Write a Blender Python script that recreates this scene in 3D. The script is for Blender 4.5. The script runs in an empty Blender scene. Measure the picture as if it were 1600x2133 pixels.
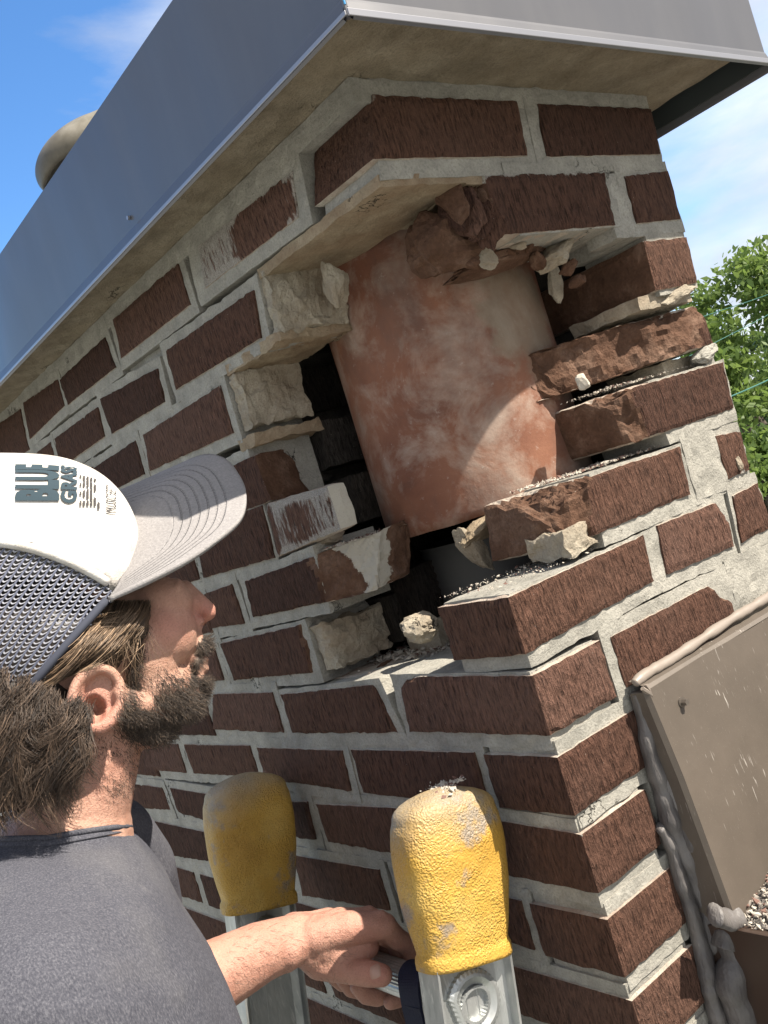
import bpy, bmesh, math, random
import numpy as np
from mathutils import Vector, Matrix, noise, Euler
random.seed(7); np.random.seed(7)
scene = bpy.context.scene
COL = scene.collection
# ------------------------------------------------------------------ camera
CAM = np.array([-0.51614, -0.54173, -0.31350]); FPX = 1957.5
RM = np.array([[0.75246442, -0.58915028, -0.29444737], [-0.23602585, 0.17616266, -0.9556456], [0.6148895, 0.7885865, -0.00649856]])
cd = bpy.data.cameras.new("camera"); cam = bpy.data.objects.new("camera", cd); COL.objects.link(cam)
cd.sensor_fit = 'VERTICAL'; cd.sensor_height = 36.0; cd.lens = 36.0 * FPX / 2133.0
cd.clip_start = 0.02; cd.clip_end = 3000
Mx = Matrix.Identity(4)
for i in range(3):
    Mx[i][0] = RM[0][i]; Mx[i][1] = -RM[1][i]; Mx[i][2] = -RM[2][i]; Mx[i][3] = CAM[i]
cam.matrix_world = Mx
scene.camera = cam
# ------------------------------------------------------------------ world, sun, exposure
SUN = Vector((0.57, -1.0, 1.36)).normalized()
w = bpy.data.worlds.new("World"); scene.world = w; w.use_nodes = True
nt = w.node_tree; nt.nodes.clear()
def N(nt, t, **k):
    n = nt.nodes.new(t)
    for a, b in k.items():
        if hasattr(n, a): setattr(n, a, b)
        else: n.inputs[a].default_value = b
    return n
wo = N(nt, 'ShaderNodeOutputWorld'); bg = N(nt, 'ShaderNodeBackground'); bg.inputs[1].default_value = 0.15
sky = N(nt, 'ShaderNodeTexSky'); sky.sky_type = 'NISHITA'; sky.sun_disc = False
sky.sun_elevation = math.asin(SUN.z); sky.sun_rotation = math.atan2(SUN.x, SUN.y) % (2 * math.pi)
sky.altitude = 200; sky.air_density = 1.0; sky.dust_density = 0.6; sky.ozone_density = 5.0
tc = N(nt, 'ShaderNodeTexCoord')
mp = N(nt, 'ShaderNodeMapping'); mp.inputs['Scale'].default_value = (1.0, 1.0, 2.6); mp.inputs['Location'].default_value = (3.3, 1.15, 0.4)
nz = N(nt, 'ShaderNodeTexNoise'); nz.inputs['Scale'].default_value = 1.55; nz.inputs['Detail'].default_value = 9; nz.inputs['Roughness'].default_value = 0.56; nz.inputs['Distortion'].default_value = 0.35
rp = N(nt, 'ShaderNodeValToRGB'); rp.color_ramp.elements[0].position = 0.47; rp.color_ramp.elements[1].position = 0.68
rp.color_ramp.elements[0].color = (0, 0, 0, 1); rp.color_ramp.elements[1].color = (1, 1, 1, 1)
nz2 = N(nt, 'ShaderNodeTexNoise'); nz2.inputs['Scale'].default_value = 3.1; nz2.inputs['Detail'].default_value = 6
cr2 = N(nt, 'ShaderNodeValToRGB'); cr2.color_ramp.elements[0].position = 0.35; cr2.color_ramp.elements[1].position = 0.7
cr2.color_ramp.elements[0].color = (1.45, 1.6, 1.95, 1); cr2.color_ramp.elements[1].color = (3.3, 3.35, 3.45, 1)
mixc = N(nt, 'ShaderNodeMix'); mixc.data_type = 'RGBA'
nt.links.new(tc.outputs['Generated'], mp.inputs[0]); nt.links.new(mp.outputs[0], nz.inputs['Vector']); nt.links.new(mp.outputs[0], nz2.inputs['Vector'])
dp = N(nt, 'ShaderNodeVectorMath', operation='DOT_PRODUCT'); nt.links.new(tc.outputs['Generated'], dp.inputs[0]); dp.inputs[1].default_value = (0, -1, 0)  # bias adds unseen cloud behind the camera, for more fill light
ma = N(nt, 'ShaderNodeMath', operation='MULTIPLY_ADD'); nt.links.new(dp.outputs['Value'], ma.inputs[0]); ma.inputs[1].default_value = .42; ad_ = N(nt, 'ShaderNodeMath', operation='ADD'); nt.links.new(nz.outputs[0], ad_.inputs[0]); ad_.inputs[1].default_value = .27; nt.links.new(ad_.outputs[0], ma.inputs[2])
nt.links.new(ma.outputs[0], rp.inputs[0]); nt.links.new(nz2.outputs[0], cr2.inputs[0])
nt.links.new(rp.outputs[0], mixc.inputs[0]); hs = N(nt, 'ShaderNodeHueSaturation'); hs.inputs['Saturation'].default_value = 1.15; hs.inputs['Value'].default_value = .70; nt.links.new(sky.outputs[0], hs.inputs['Color']); nt.links.new(hs.outputs[0], mixc.inputs[6]); nt.links.new(cr2.outputs[0], mixc.inputs[7])
nt.links.new(mixc.outputs[2], bg.inputs[0]); nt.links.new(bg.outputs[0], wo.inputs[0])
sd = bpy.data.lights.new("sun", 'SUN'); sd.energy = 4.3; sd.angle = math.radians(0.5); sd.color = (1.0, 0.92, 0.80)
so = bpy.data.objects.new("sun", sd); COL.objects.link(so); so.rotation_euler = SUN.to_track_quat('Z', 'Y').to_euler()
scene.view_settings.view_transform = 'Standard'; scene.view_settings.look = 'None'
scene.view_settings.exposure = 1.38; scene.view_settings.gamma = 1.0; scene.view_settings.use_curve_mapping = False
scene.render.engine = 'CYCLES'
scene.cycles.max_bounces = 6; scene.cycles.diffuse_bounces = 4; scene.cycles.glossy_bounces = 3; scene.cycles.transmission_bounces = 4; scene.cycles.transparent_max_bounces = 12

# ------------------------------------------------------------------ measuring helpers (pixel of the photo -> point on a real plane)
def ray(u, v): return RM.T @ np.array([(u - 800) / FPX, (v - 1066.5) / FPX, 1.0])
def on(ax, val, u, v):
    d = ray(u, v); t = (val - CAM[ax]) / d[ax]; return CAM + t * d
def L2(u, v): p = on(0, 0, u, v); return (p[1], p[2])
def R2(u, v): p = on(1, 0, u, v); return (p[0], p[2])

# ------------------------------------------------------------------ object helpers
def empty(name, loc=(0, 0, 0), label=None, cat=None, group=None, rot=None):
    o = bpy.data.objects.new(name, None); COL.objects.link(o); o.location = loc; o.empty_display_size = .05
    if rot: o.rotation_euler = rot
    tag(o, label, cat, group); return o
def tag(o, label=None, cat=None, group=None, kind=None):
    if label: o['label'] = label
    if cat: o['category'] = cat
    if group: o['group'] = group
    if kind: o['kind'] = kind
    return o
def mk(name, verts, faces, mats, parent=None, mi=None, smooth=False, origin=None, attrs=None):
    V = np.array(verts, dtype=float)
    if origin is None: origin = V.mean(axis=0)
    origin = np.array(origin, dtype=float)
    me = bpy.data.meshes.new(name); me.from_pydata((V - origin).tolist(), [], [tuple(f) for f in faces])
    if not isinstance(mats, (list, tuple)): mats = [mats]
    for m in mats: me.materials.append(m)
    if mi is not None: me.polygons.foreach_set('material_index', np.array(mi, dtype=np.int32))
    if attrs:
        for k, a in attrs.items():
            at = me.attributes.new(k, 'FLOAT', 'POINT'); at.data.foreach_set('value', np.array(a, dtype=np.float32))
    if smooth: me.polygons.foreach_set('use_smooth', [True] * len(me.polygons))
    me.update()
    o = bpy.data.objects.new(name, me); COL.objects.link(o)
    if parent is not None:
        o.parent = parent; pl = np.array(parent_world(parent)); o.location = (origin - pl).tolist()
    else: o.location = origin.tolist()
    return o
def parent_world(p):
    l = Vector((0, 0, 0))
    while p is not None: l = l + p.location; p = p.parent
    return l
def fixn(o):
    bm = bmesh.new(); bm.from_mesh(o.data); bmesh.ops.recalc_face_normals(bm, faces=bm.faces); bm.to_mesh(o.data); bm.free(); return o
def bevel(o, wdt, seg=2, ang=40):
    bm = bmesh.new(); bm.from_mesh(o.data)
    es = [e for e in bm.edges if len(e.link_faces) == 2 and e.calc_face_angle(0) > math.radians(ang)]
    bmesh.ops.bevel(bm, geom=es, offset=wdt, segments=seg, affect='EDGES', profile=.5)
    bm.to_mesh(o.data); bm.free(); return o
def boxvf(lo, hi):
    x0, y0, z0 = lo; x1, y1, z1 = hi
    v = [(x0, y0, z0), (x1, y0, z0), (x1, y1, z0), (x0, y1, z0), (x0, y0, z1), (x1, y0, z1), (x1, y1, z1), (x0, y1, z1)]
    f = [(0, 3, 2, 1), (4, 5, 6, 7), (0, 1, 5, 4), (1, 2, 6, 5), (2, 3, 7, 6), (3, 0, 4, 7)]
    return v, f
def box(name, lo, hi, mat, parent=None, bev=0):
    v, f = boxvf(lo, hi); o = mk(name, v, f, mat, parent)
    if bev: bevel(o, bev)
    return o
def tube(path, rad, n=8, closed_ends=True):
    """verts, faces of a tube through path; rad scalar, list or list of (a,b)"""
    P = [Vector(p) for p in path]; V = []; F = []
    m = len(P); up = None
    for i in range(m):
        t = (P[min(i + 1, m - 1)] - P[max(i - 1, 0)]).normalized()
        if up is None:
            up = t.orthogonal().normalized()
        else:
            up = (up - t * up.dot(t)); up = up.normalized() if up.length > 1e-6 else t.orthogonal().normalized()
        b = t.cross(up)
        r = rad[i] if hasattr(rad, '__len__') else rad
        ra, rb = r if hasattr(r, '__len__') else (r, r)
        for k in range(n):
            a = 2 * math.pi * k / n
            V.append(P[i] + up * (ra * math.cos(a)) + b * (rb * math.sin(a)))
    for i in range(m - 1):
        for k in range(n):
            a = i * n + k; b2 = i * n + (k + 1) % n
            F.append((a, b2, b2 + n, a + n))
    if closed_ends:
        F.append(tuple(range(n - 1, -1, -1))); F.append(tuple(range((m - 1) * n, m * n)))
    return [tuple(v) for v in V], F
def merge(parts):
    V = []; F = []
    for v, f in parts:
        o = len(V); V += list(v); F += [tuple(i + o for i in q) for q in f]
    return V, F

# ------------------------------------------------------------------ materials
def mat(name, color=(.5, .5, .5), rough=.8, metal=0, spec=.3):
    m = bpy.data.materials.new(name); m.use_nodes = True
    b = m.node_tree.nodes['Principled BSDF']
    b.inputs['Base Color'].default_value = (*color, 1); b.inputs['Roughness'].default_value = rough
    b.inputs['Metallic'].default_value = metal; b.inputs['Specular IOR Level'].default_value = spec
    return m
class G:
    """small node-graph builder"""
    def __init__(s, m): s.m = m; s.nt = m.node_tree; s.b = s.nt.nodes['Principled BSDF']; s.L = s.nt.links
    def n(s, t, **k): return N(s.nt, t, **k)
    def obj(s, scale=(1, 1, 1), loc=(0, 0, 0), rnd=True, gen=False):
        tc = s.n('ShaderNodeTexCoord'); mp = s.n('ShaderNodeMapping'); mp.inputs['Scale'].default_value = scale; mp.inputs['Location'].default_value = loc
        src = tc.outputs['Generated' if gen else 'Object']
        if rnd:
            oi = s.n('ShaderNodeObjectInfo'); ad = s.n('ShaderNodeVectorMath', operation='MULTIPLY_ADD')
            s.L.new(oi.outputs['Random'], ad.inputs[0]); ad.inputs[1].default_value = (7.3, 5.1, 9.7); s.L.new(src, ad.inputs[2]); src = ad.outputs[0]
        s.L.new(src, mp.inputs[0]); return mp.outputs[0]
    def noise(s, vec, scale=10, detail=4, rough=.55, dist=0, out=0):
        x = s.n('ShaderNodeTexNoise'); x.inputs['Scale'].default_value = scale; x.inputs['Detail'].default_value = detail
        x.inputs['Roughness'].default_value = rough; x.inputs['Distortion'].default_value = dist; s.L.new(vec, x.inputs['Vector']); return x.outputs[out]
    def voro(s, vec, scale=10, feat='F1', out=0):
        x = s.n('ShaderNodeTexVoronoi'); x.feature = feat; x.inputs['Scale'].default_value = scale; s.L.new(vec, x.inputs['Vector']); return x.outputs[out]
    def ramp(s, fac, stops):
        r = s.n('ShaderNodeValToRGB'); e = r.color_ramp.elements
        while len(e) < len(stops): e.new(.5)
        for i, (p, c) in enumerate(stops):
            e[i].position = p; e[i].color = (*c, 1) if hasattr(c, '__len__') else (c, c, c, 1)
        s.L.new(fac, r.inputs[0]); return r.outputs[0]
    def mix(s, fac, a, b, mode='MIX'):
        x = s.n('ShaderNodeMix'); x.data_type = 'RGBA'; x.blend_type = mode
        for i, v in ((0, fac), (6, a), (7, b)):
            if hasattr(v, 'links') or isinstance(v, bpy.types.NodeSocket): s.L.new(v, x.inputs[i])
            elif hasattr(v, '__len__'): x.inputs[i].default_value = (*v, 1)
            else: x.inputs[i].default_value = v
        return x.outputs[2]
    def math(s, op, a, b=0.0, clamp=False):
        x = s.n('ShaderNodeMath'); x.operation = op; x.use_clamp = clamp
        for i, v in ((0, a), (1, b)):
            if isinstance(v, bpy.types.NodeSocket): s.L.new(v, x.inputs[i])
            else: x.inputs[i].default_value = v
        return x.outputs[0]
    def attr(s, name):
        a = s.n('ShaderNodeAttribute'); a.attribute_name = name; return a.outputs['Fac']
    def col(s, c): s.L.new(c, s.b.inputs['Base Color'])
    def rough(s, c): s.L.new(c, s.b.inputs['Roughness'])
    def bump(s, h, dist=.001, strength=1.0, prev=None):
        x = s.n('ShaderNodeBump'); x.inputs['Distance'].default_value = dist; x.inputs['Strength'].default_value = strength
        s.L.new(h, x.inputs['Height'])
        if prev is not None: s.L.new(prev, x.inputs['Normal'])
        s.L.new(x.outputs[0], s.b.inputs['Normal']); return x.outputs[0]

def brick_face_mat(name, base=(.077, .042, .030), white=.5, soot=False):
    m = mat(name, base, .93, 0, .12); g = G(m)
    v = g.obj((1, 1, .13)); gr = g.noise(v, 560, 3, .6, .25)          # raked vertical grooves
    gr2 = g.noise(g.obj((1, 1, .30)), 330, 3, .6, .4)
    fine = g.noise(g.obj(), 900, 3, .6)
    lo = g.noise(g.obj(), 22, 4, .6)
    h = g.math('ADD', g.math('MULTIPLY', gr, 1.0), g.math('MULTIPLY', gr2, .9)); h = g.math('ADD', h, g.math('MULTIPLY', fine, .25))
    dark = tuple(c * .36 for c in base); lt = tuple(c * 1.6 for c in base)
    c = g.ramp(g.math('MULTIPLY', h, .47), [(.40, dark), (.48, base), (.60, lt)])  # shade painted into the groove bottoms: colour follows the bump height
    c = g.mix(g.math('MULTIPLY', g.ramp(lo, [(.35, 0), (.7, 1)]), .45), c, (base[0] * 1.25, base[1] * 1.4, base[2] * 1.5) if not soot else (.012, .011, .01))
    # every brick fired a little differently
    oi = g.n('ShaderNodeObjectInfo'); tone = g.ramp(oi.outputs['Random'], [(0, (.66, .62, .62)), (.35, (1.0, .94, .92)), (.7, (1.12, 1.08, 1.05)), (1, (1.38, 1.38, 1.42))]); c = g.mix(1.0, c, tone, 'MULTIPLY')
    # white lime smear: ragged, from a per-vertex amount
    sm = g.attr('smear'); nb = g.noise(g.obj((1, 1, .2)), 260, 5, .68); 
    s1 = g.math('ADD', g.math('SUBTRACT', sm, 1.0), g.math('MULTIPLY', nb, 1.25))
    f = g.ramp(s1, [(.44, 0), (.62, 1)])
    c = g.mix(g.math('MULTIPLY', f, .9), c, g.ramp(fine, [(.3, (.24, .215, .19)), (.7, (.5, .47, .42))]))
    # tiny pale specks
    sp = g.ramp(g.voro(g.obj(), 210), [(.045, 1), (.09, 0)]); spm = g.ramp(g.noise(g.obj(), 60, 2), [(.55, 0), (.62, 1)])
    c = g.mix(g.math('MULTIPLY', g.math('MULTIPLY', sp, spm), .7), c, (.42, .37, .33))
    g.col(c); g.bump(h, .0048, 1.0)
    return m
def clay_mat(name, c1=(.125, .068, .044), c2=(.22, .14, .10), sc=30):
    m = mat(name, c1, .9, 0, .15); g = G(m)
    a = g.noise(g.obj(), sc, 6, .65); b = g.noise(g.obj(), sc * 9, 5, .7)
    c = g.ramp(a, [(.3, tuple(x * .6 for x in c1)), (.5, c1), (.72, c2)])
    c = g.mix(g.ramp(b, [(.35, .5), (.6, 0)]), c, tuple(x * .5 for x in c1), 'MIX')
    sm = g.attr('smear'); s1 = g.math('ADD', g.math('SUBTRACT', sm, 1.0), g.math('MULTIPLY', g.noise(g.obj(), 90, 6, .7), 1.3))
    c = g.mix(g.ramp(s1, [(.46, 0), (.54, 1)]), c, (.44, .41, .35))
    g.col(c); h = g.math('ADD', g.math('MULTIPLY', a, 2.0), b); g.bump(h, .0035, 1.0); return m
def mortar_mat(name, c1=(.26, .25, .22), c2=(.43, .41, .36), bumpd=.002, tint=(.30, .22, .15), tf=.0, crack=True):
    m = mat(name, c1, .95, 0, .1); g = G(m)
    a = g.noise(g.obj(), 28, 6, .65); b = g.noise(g.obj(), 420, 5, .75)
    c = g.ramp(a, [(.3, c1), (.7, c2)])
    c = g.mix(g.ramp(b, [(.3, .55), (.55, 0)]), c, tuple(x * .55 for x in c1))
    if tf: c = g.mix(g.math('MULTIPLY', g.ramp(g.noise(g.obj(), 12, 5, .7), [(.35, 0), (.62, 1)]), tf), c, tint)
    h = g.math('ADD', g.math('MULTIPLY', a, 1.5), b)
    if crack:
        dv = g.n('ShaderNodeTexVoronoi'); dv.feature = 'DISTANCE_TO_EDGE'; dv.inputs['Scale'].default_value = 16
        nn = g.noise(g.obj(), 60, 4, .6, 0, 1); vv = g.n('ShaderNodeVectorMath', operation='MULTIPLY_ADD')
        g.L.new(nn, vv.inputs[0]); vv.inputs[1].default_value = (.06, .06, .06); g.L.new(g.obj(), vv.inputs[2]); g.L.new(vv.outputs[0], dv.inputs['Vector'])
        ck = g.ramp(dv.outputs[0], [(.006, 1), (.018, 0)]); msk = g.ramp(g.noise(g.obj(), 9, 2), [(.62, 0), (.66, 1)])
        ckf = g.math('MULTIPLY', ck, msk); c = g.mix(ckf, c, (.03, .028, .025)); h = g.math('SUBTRACT', h, g.math('MULTIPLY', ckf, 1.2))
    g.col(c); g.bump(h, bumpd, 1.0); return m

M_face = brick_face_mat('raked_brick')
M_clay = clay_mat('fractured_clay')
M_bed = mortar_mat('bed_dust', (.36, .33, .28), (.62, .58, .50), .0022, (.34, .19, .13), .5, False)
M_mort = mortar_mat('mortar')
M_mort2 = mortar_mat('mortar_lump', (.32, .285, .225), (.55, .50, .40), .003, (.30, .22, .15), .5)
M_soot = brick_face_mat('sooty_brick', (.030, .026, .022), soot=True)
M_sootm = mortar_mat('sooty_mortar', (.05, .045, .038), (.15, .14, .12), .004, (.03, .02, .02), .5, False)
M_under = mortar_mat('mortar_underside', (.28, .225, .155), (.50, .42, .30), .003, (.24, .15, .09), .6)
BM = [M_face, M_clay, M_bed, M_mort]

# ------------------------------------------------------------------ brick builder
def fnoise(p, f, k=0.0):
    return noise.noise(Vector((p[0] * f + k, p[1] * f - k, p[2] * f + 2 * k)))
def wall_pt(face, a, d, z):
    return (d, a, z) if face == 'L' else (a, d, z)
CH = None
def brick(face, q, depth=.088, clips=(), mats=None, res=.0075, parent=None, ends='face', smear=.0, ends_smear=0., smear_fn=None, rag=.0007, name='brick', d0=0.0, seed=None, label=None, cn=.0035):
    """q = (a0,a1,z0,z1) or four (a,z) corners TL,TR,BR,BL as seen; d0 outward offset of the face"""
    if len(q) == 4 and not hasattr(q[0], '__len__'):
        a0, a1, z0, z1 = q; c = [(a0, z1), (a1, z1), (a1, z0), (a0, z0)]
    else:
        c = list(q)
    if c[0][0] > c[1][0]: c = [c[1], c[0], c[3], c[2]]       # increasing a
    TL, TR, BR, BL = [np.array(x, float) for x in c]
    k = random.random() * 50 if seed is None else seed
    la = abs(TR[0] - TL[0]); lz = abs(TL[1] - BL[1])
    na = max(2, round(la / res)); nzz = max(2, round(lz / res)); nd = max(2, round(depth / (res * 1.5)))
    idx = {}; V = []; S = []; clipped = []; rawface = []
    def pos(i, j, l):
        s = i / na; t = j / nzz; d = d0 + depth * l / nd
        p = (BL * (1 - s) + BR * s) * (1 - t) + (TL * (1 - s) + TR * s) * t
        a, z = p
        nb = (i in (0, na)) + (j in (0, nzz)) + (l in (0, nd))
        P = np.array(wall_pt(face, a, d, z))
        n1 = fnoise(P, 90, k); n2 = fnoise(P, 230, k + 9)
        off = rag * (1.1 * n1 + .8 * n2)
        ia = (1 if i == 0 else -1 if i == na else 0); iz = (1 if j == 0 else -1 if j == nzz else 0); il = (1 if l == 0 else -1 if l == nd else 0)
        pull = (.0011 + .0014 * abs(fnoise(P, 150, k + 3))) if nb >= 2 else 0
        a += ia * (pull + off); z += iz * (pull + off); d += il * (pull + off * .7)
        cl = False
        for (cp, cnm) in clips:
            cp = np.array(cp); cnm = np.array(cnm, float); cnm = cnm / np.linalg.norm(cnm)
            X = np.array([a, d, z]); e = (X - cp) @ cnm + cn * (fnoise(P, 45, k + 5) + .5 * fnoise(P, 140, k + 7))
            if e > 0: X = X - cnm * e; a, d, z = X; cl = True
        return wall_pt(face, a, d, z), cl, (s, t)
    def vid(i, j, l):
        key = (i, j, l)
        if key not in idx:
            P, cl, (s, t) = pos(i, j, l); idx[key] = len(V); V.append(P); clipped.append(cl)
            ed = min(t * lz, (1 - t) * lz, s * la, (1 - s) * la)
            base = smear + .46 * max(0, 1 - ed / .0055) * (.35 + 1.5 * abs(fnoise(P, 110, 1.7))) + .10 * fnoise(P, 25, 3.3)
            top = max(0, 1 - (1 - t) * lz / .014) * .24 + max(0, 1 - t * lz / .008) * .10
            sv = base + top
            if smear_fn: sv = smear_fn(P, s, t, sv)
            S.append(min(1.6, max(0, sv)))
        return idx[key]
    F = []; MI = []
    def add(f4, mi):
        nc = sum(clipped[i] for i in f4)
        F.append(f4); MI.append(1 if nc >= 3 else mi)
    em = {'face': 0, 'bed': 2, 'clay': 1, 'mortar': 3}[ends]
    for i in range(na):
        for j in range(nzz):
            add((vid(i, j, 0), vid(i + 1, j, 0), vid(i + 1, j + 1, 0), vid(i, j + 1, 0)), 0)
            add((vid(i, j, nd), vid(i, j + 1, nd), vid(i + 1, j + 1, nd), vid(i + 1, j, nd)), 1)
    for i in range(na):
        for l in range(nd):
            add((vid(i, nzz, l), vid(i + 1, nzz, l), vid(i + 1, nzz, l + 1), vid(i, nzz, l + 1)), 2)
            add((vid(i, 0, l), vid(i, 0, l + 1), vid(i + 1, 0, l + 1), vid(i + 1, 0, l)), 2)
    for j in range(nzz):
        for l in range(nd):
            add((vid(0, j, l), vid(0, j + 1, l), vid(0, j + 1, l + 1), vid(0, j, l + 1)), em)
            add((vid(na, j, l), vid(na, j, l + 1), vid(na, j + 1, l + 1), vid(na, j + 1, l)), em)
    if face == 'L': F = [tuple(reversed(f)) for f in F]
    o = mk(name, V, F, mats or BM, parent or CH, MI, attrs={'smear': S}, origin=np.mean(V, axis=0))
    if label: o['label'] = label
    return o
MORT = {'L': [], 'R': []}
def collar(face, q, depth=.084, ext=(.0095, .0095, .0088, .0088), rec=.0030, res=.008, chip=()):
    """mortar round one brick, recessed from its face: ext = low-a, high-a, bottom, top"""
    if len(q) == 4 and not hasattr(q[0], '__len__'):
        a0, a1, z0, z1 = q; c = [(a0, z1), (a1, z1), (a1, z0), (a0, z0)]
    else: c = list(q)
    if c[0][0] > c[1][0]: c = [c[1], c[0], c[3], c[2]]
    TL, TR, BR, BL = [np.array(x, float) for x in c]
    e0, e1, eb, et = ext
    if e0 > .008: e0 += .0012
    if e1 > .008: e1 += .0012
    if eb > .008: eb += .0028
    if et > .008: et += .0014
    TL = TL + (-e0, et); TR = TR + (e1, et); BR = BR + (e1, -eb); BL = BL + (-e0, -eb)
    rec = rec + random.uniform(-.0005, .0006); k = random.random() * 30
    la = abs(TR[0] - TL[0]); lz = abs(TL[1] - BL[1])
    na = max(3, round(la / res)); nzz = max(3, round(lz / res)); nd = 3
    idx = {}; V = []; F = []
    def vid(i, j, l):
        if (i, j, l) not in idx:
            s = i / na; t = j / nzz; d = rec + (depth - rec) * l / nd
            p = (BL * (1 - s) + BR * s) * (1 - t) + (TL * (1 - s) + TR * s) * t
            P = np.array(wall_pt(face, p[0], d, p[1])); r = .0011 * fnoise(P, 70, k) + .0008 * fnoise(P, 200, k)
            ia = (1 if i == 0 else -1 if i == na else 0); iz = (1 if j == 0 else -1 if j == nzz else 0)
            a = p[0] + ia * r; z = p[1] + iz * r
            if l == 0: d += 1.2 * r
            X = np.array([a, d, z])
            for (cp, cnm) in chip:
                cnm = np.array(cnm, float) / np.linalg.norm(cnm); e = (X - np.array(cp)) @ cnm + .003 * fnoise(P, 60, k)
                if e > 0: X = X - cnm * e
            idx[(i, j, l)] = len(V); V.append(wall_pt(face, *X))
        return idx[(i, j, l)]
    for i in range(na):
        for j in range(nzz): F.append((vid(i, j, 0), vid(i + 1, j, 0), vid(i + 1, j + 1, 0), vid(i, j + 1, 0)))
        for l in range(nd):
            F.append((vid(i, nzz, l), vid(i + 1, nzz, l), vid(i + 1, nzz, l + 1), vid(i, nzz, l + 1)))
            F.append((vid(i, 0, l), vid(i, 0, l + 1), vid(i + 1, 0, l + 1), vid(i + 1, 0, l)))
    for j in range(nzz):
        for l in range(nd):
            F.append((vid(0, j, l), vid(0, j + 1, l), vid(0, j + 1, l + 1), vid(0, j, l + 1)))
            F.append((vid(na, j, l), vid(na, j, l + 1), vid(na, j + 1, l + 1), vid(na, j + 1, l)))
    if face == 'L': F = [tuple(reversed(f)) for f in F]
    MORT[face].append((V, F))
def lump(name, center, size, matl, parent, seed=0, n=3, amp=.25, freq=1.6, rot=(0, 0, 0), facets=6, label=None):
    """an irregular chipped lump"""
    bm = bmesh.new(); bmesh.ops.create_icosphere(bm, subdivisions=n, radius=1)
    rr = random.Random(seed); pl = []
    for i in range(facets):
        nv = Vector((rr.gauss(0, 1), rr.gauss(0, 1), rr.gauss(0, 1))).normalized(); pl.append((nv, rr.uniform(.55, .85)))
    R = Euler(rot).to_matrix()
    for v in bm.verts:
        p = v.co.copy()
        for nv, d in pl:
            e = p.dot(nv) - d
            if e > 0: p -= nv * e
        p *= 1 + amp * .30 * noise.noise(v.co * freq * 8.5 + Vector((seed, 3, 1)))
        p *= 1 + amp * noise.noise(v.co * freq + Vector((seed, seed * 2, 0))) + amp * .4 * noise.noise(v.co * freq * 3.3 + Vector((seed, 0, 5)))
        v.co = R @ Vector((p.x * size[0], p.y * size[1], p.z * size[2]))
    V = [tuple(np.array(v.co) + np.array(center)) for v in bm.verts]; F = [tuple(v.index for v in f.verts) for f in bm.faces]; bm.free()
    o = mk(name, V, F, matl, parent, smooth=False, attrs={'smear': [0.0] * len(V)})
    if label: o['label'] = label
    return o

# ================================================================== THE SETTING
P_ = .068; HB = .0515
def zt(k): return -(k - 1) * P_
def zb(k): return zt(k) - HB
#GROUND
#MARK_GROUND
gm = mat('yard_ground', (.3, .28, .24), .95); g = G(gm); g.col(g.ramp(g.noise(g.obj(rnd=False), .12, 8, .6), [(.40, (.34, .35, .35)), (.52, (.28, .28, .26)), (.62, (.08, .11, .04))]))  # unseen yard made pale to bounce light up onto undersides
gv = []; gf = []
for i in range(41):
    for j in range(41):
        x = (i - 20) / 20; y = (j - 20) / 20; x = math.copysign(abs(x) ** 3, x) * 1200; y = math.copysign(abs(y) ** 3, y) * 1200
        gv.append((x, y, -6.2 + .25 * noise.noise(Vector((x * .05, y * .05, 0)))))
for i in range(40):
    for j in range(40): gf.append((i * 41 + j, (i + 1) * 41 + j, (i + 1) * 41 + j + 1, i * 41 + j + 1))
tag(mk('ground', gv, gf, gm), kind='structure')

# ================================================================== CHIMNEY
CH = empty('brick_chimney', (0.2, 0.5, -1.6), 'dark brown raked brick chimney with its corner bricks broken away and clay flue exposed', 'chimney')
def Lq(*px): return [L2(*p) for p in px]
def Rq(*px): return [R2(*p) for p in px]
def put(face, q, ext=None, col=True, **k):
    ck = k.pop('chip', ()); corner = False
    amin = min(q[0], q[1]) if not hasattr(q[0], '__len__') else min(c[0] for c in q)
    rowz = (q[2] + q[3]) / 2 if not hasattr(q[0], '__len__') else sum(c[1] for c in q) / 4
    if amin < .02:
        row = round((-rowz - HB / 2) / P_) + 1
        if row % 2 == (1 if face == 'L' else 0): return None           # the brick turning the corner belongs to the other face
        k['depth'] = .0905
        if ext: ext = (-.005,) + tuple(ext[1:])
        q = [(0.0 if c[0] < .02 else c[0], c[1]) for c in q] if hasattr(q[0], '__len__') else q
    b = brick(face, q, **k)
    if col:
        e = dict(chip=ck)
        if ext: e['ext'] = ext
        collar(face, q, **e)
    return b
# ---- left face, bricks measured one by one
put('L', Lq((618, 300), (773, 190), (796, 333), (653, 430)), ext=(0, .013, .012, .022), smear=.12)
put('L', Lq((408, 512), (606, 352), (620, 455), (424, 604)), smear=.22, smear_fn=lambda P, s, t, v: v + .75 * max(0, min(1, (s - .5) / .12)) + (.45 if s < .12 else 0), ext=(.014, .02, .0088, .02), label='brick half smeared with pale mortar')
for q in [((232, 665), (367, 545), (395, 637), (250, 750)), ((120, 790), (215, 700), (240, 768), (140, 846)), ((45, 838), (118, 788), (133, 848), (60, 918)), ((-30, 900), (40, 850), (54, 925), (-18, 972))]:
    put('L', Lq(*q), ext=(.0095, .0095, .009, .022), smear=.1)
for q in [((340, 730), (525, 600), (542, 707), (365, 815)), ((205, 830), (325, 765), (342, 840), (230, 907)), ((110, 913), (200, 846), (216, 912), (124, 978)), ((42, 965), (103, 920), (117, 968), (60, 1015)), ((-30, 1010), (33, 970), (50, 1022), (-14, 1062)),
          ((295, 905), (455, 800), (485, 905), (310, 985)), ((180, 982), (280, 915), (300, 990), (205, 1040))]:
    put('L', Lq(*q), smear=.1)
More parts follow.
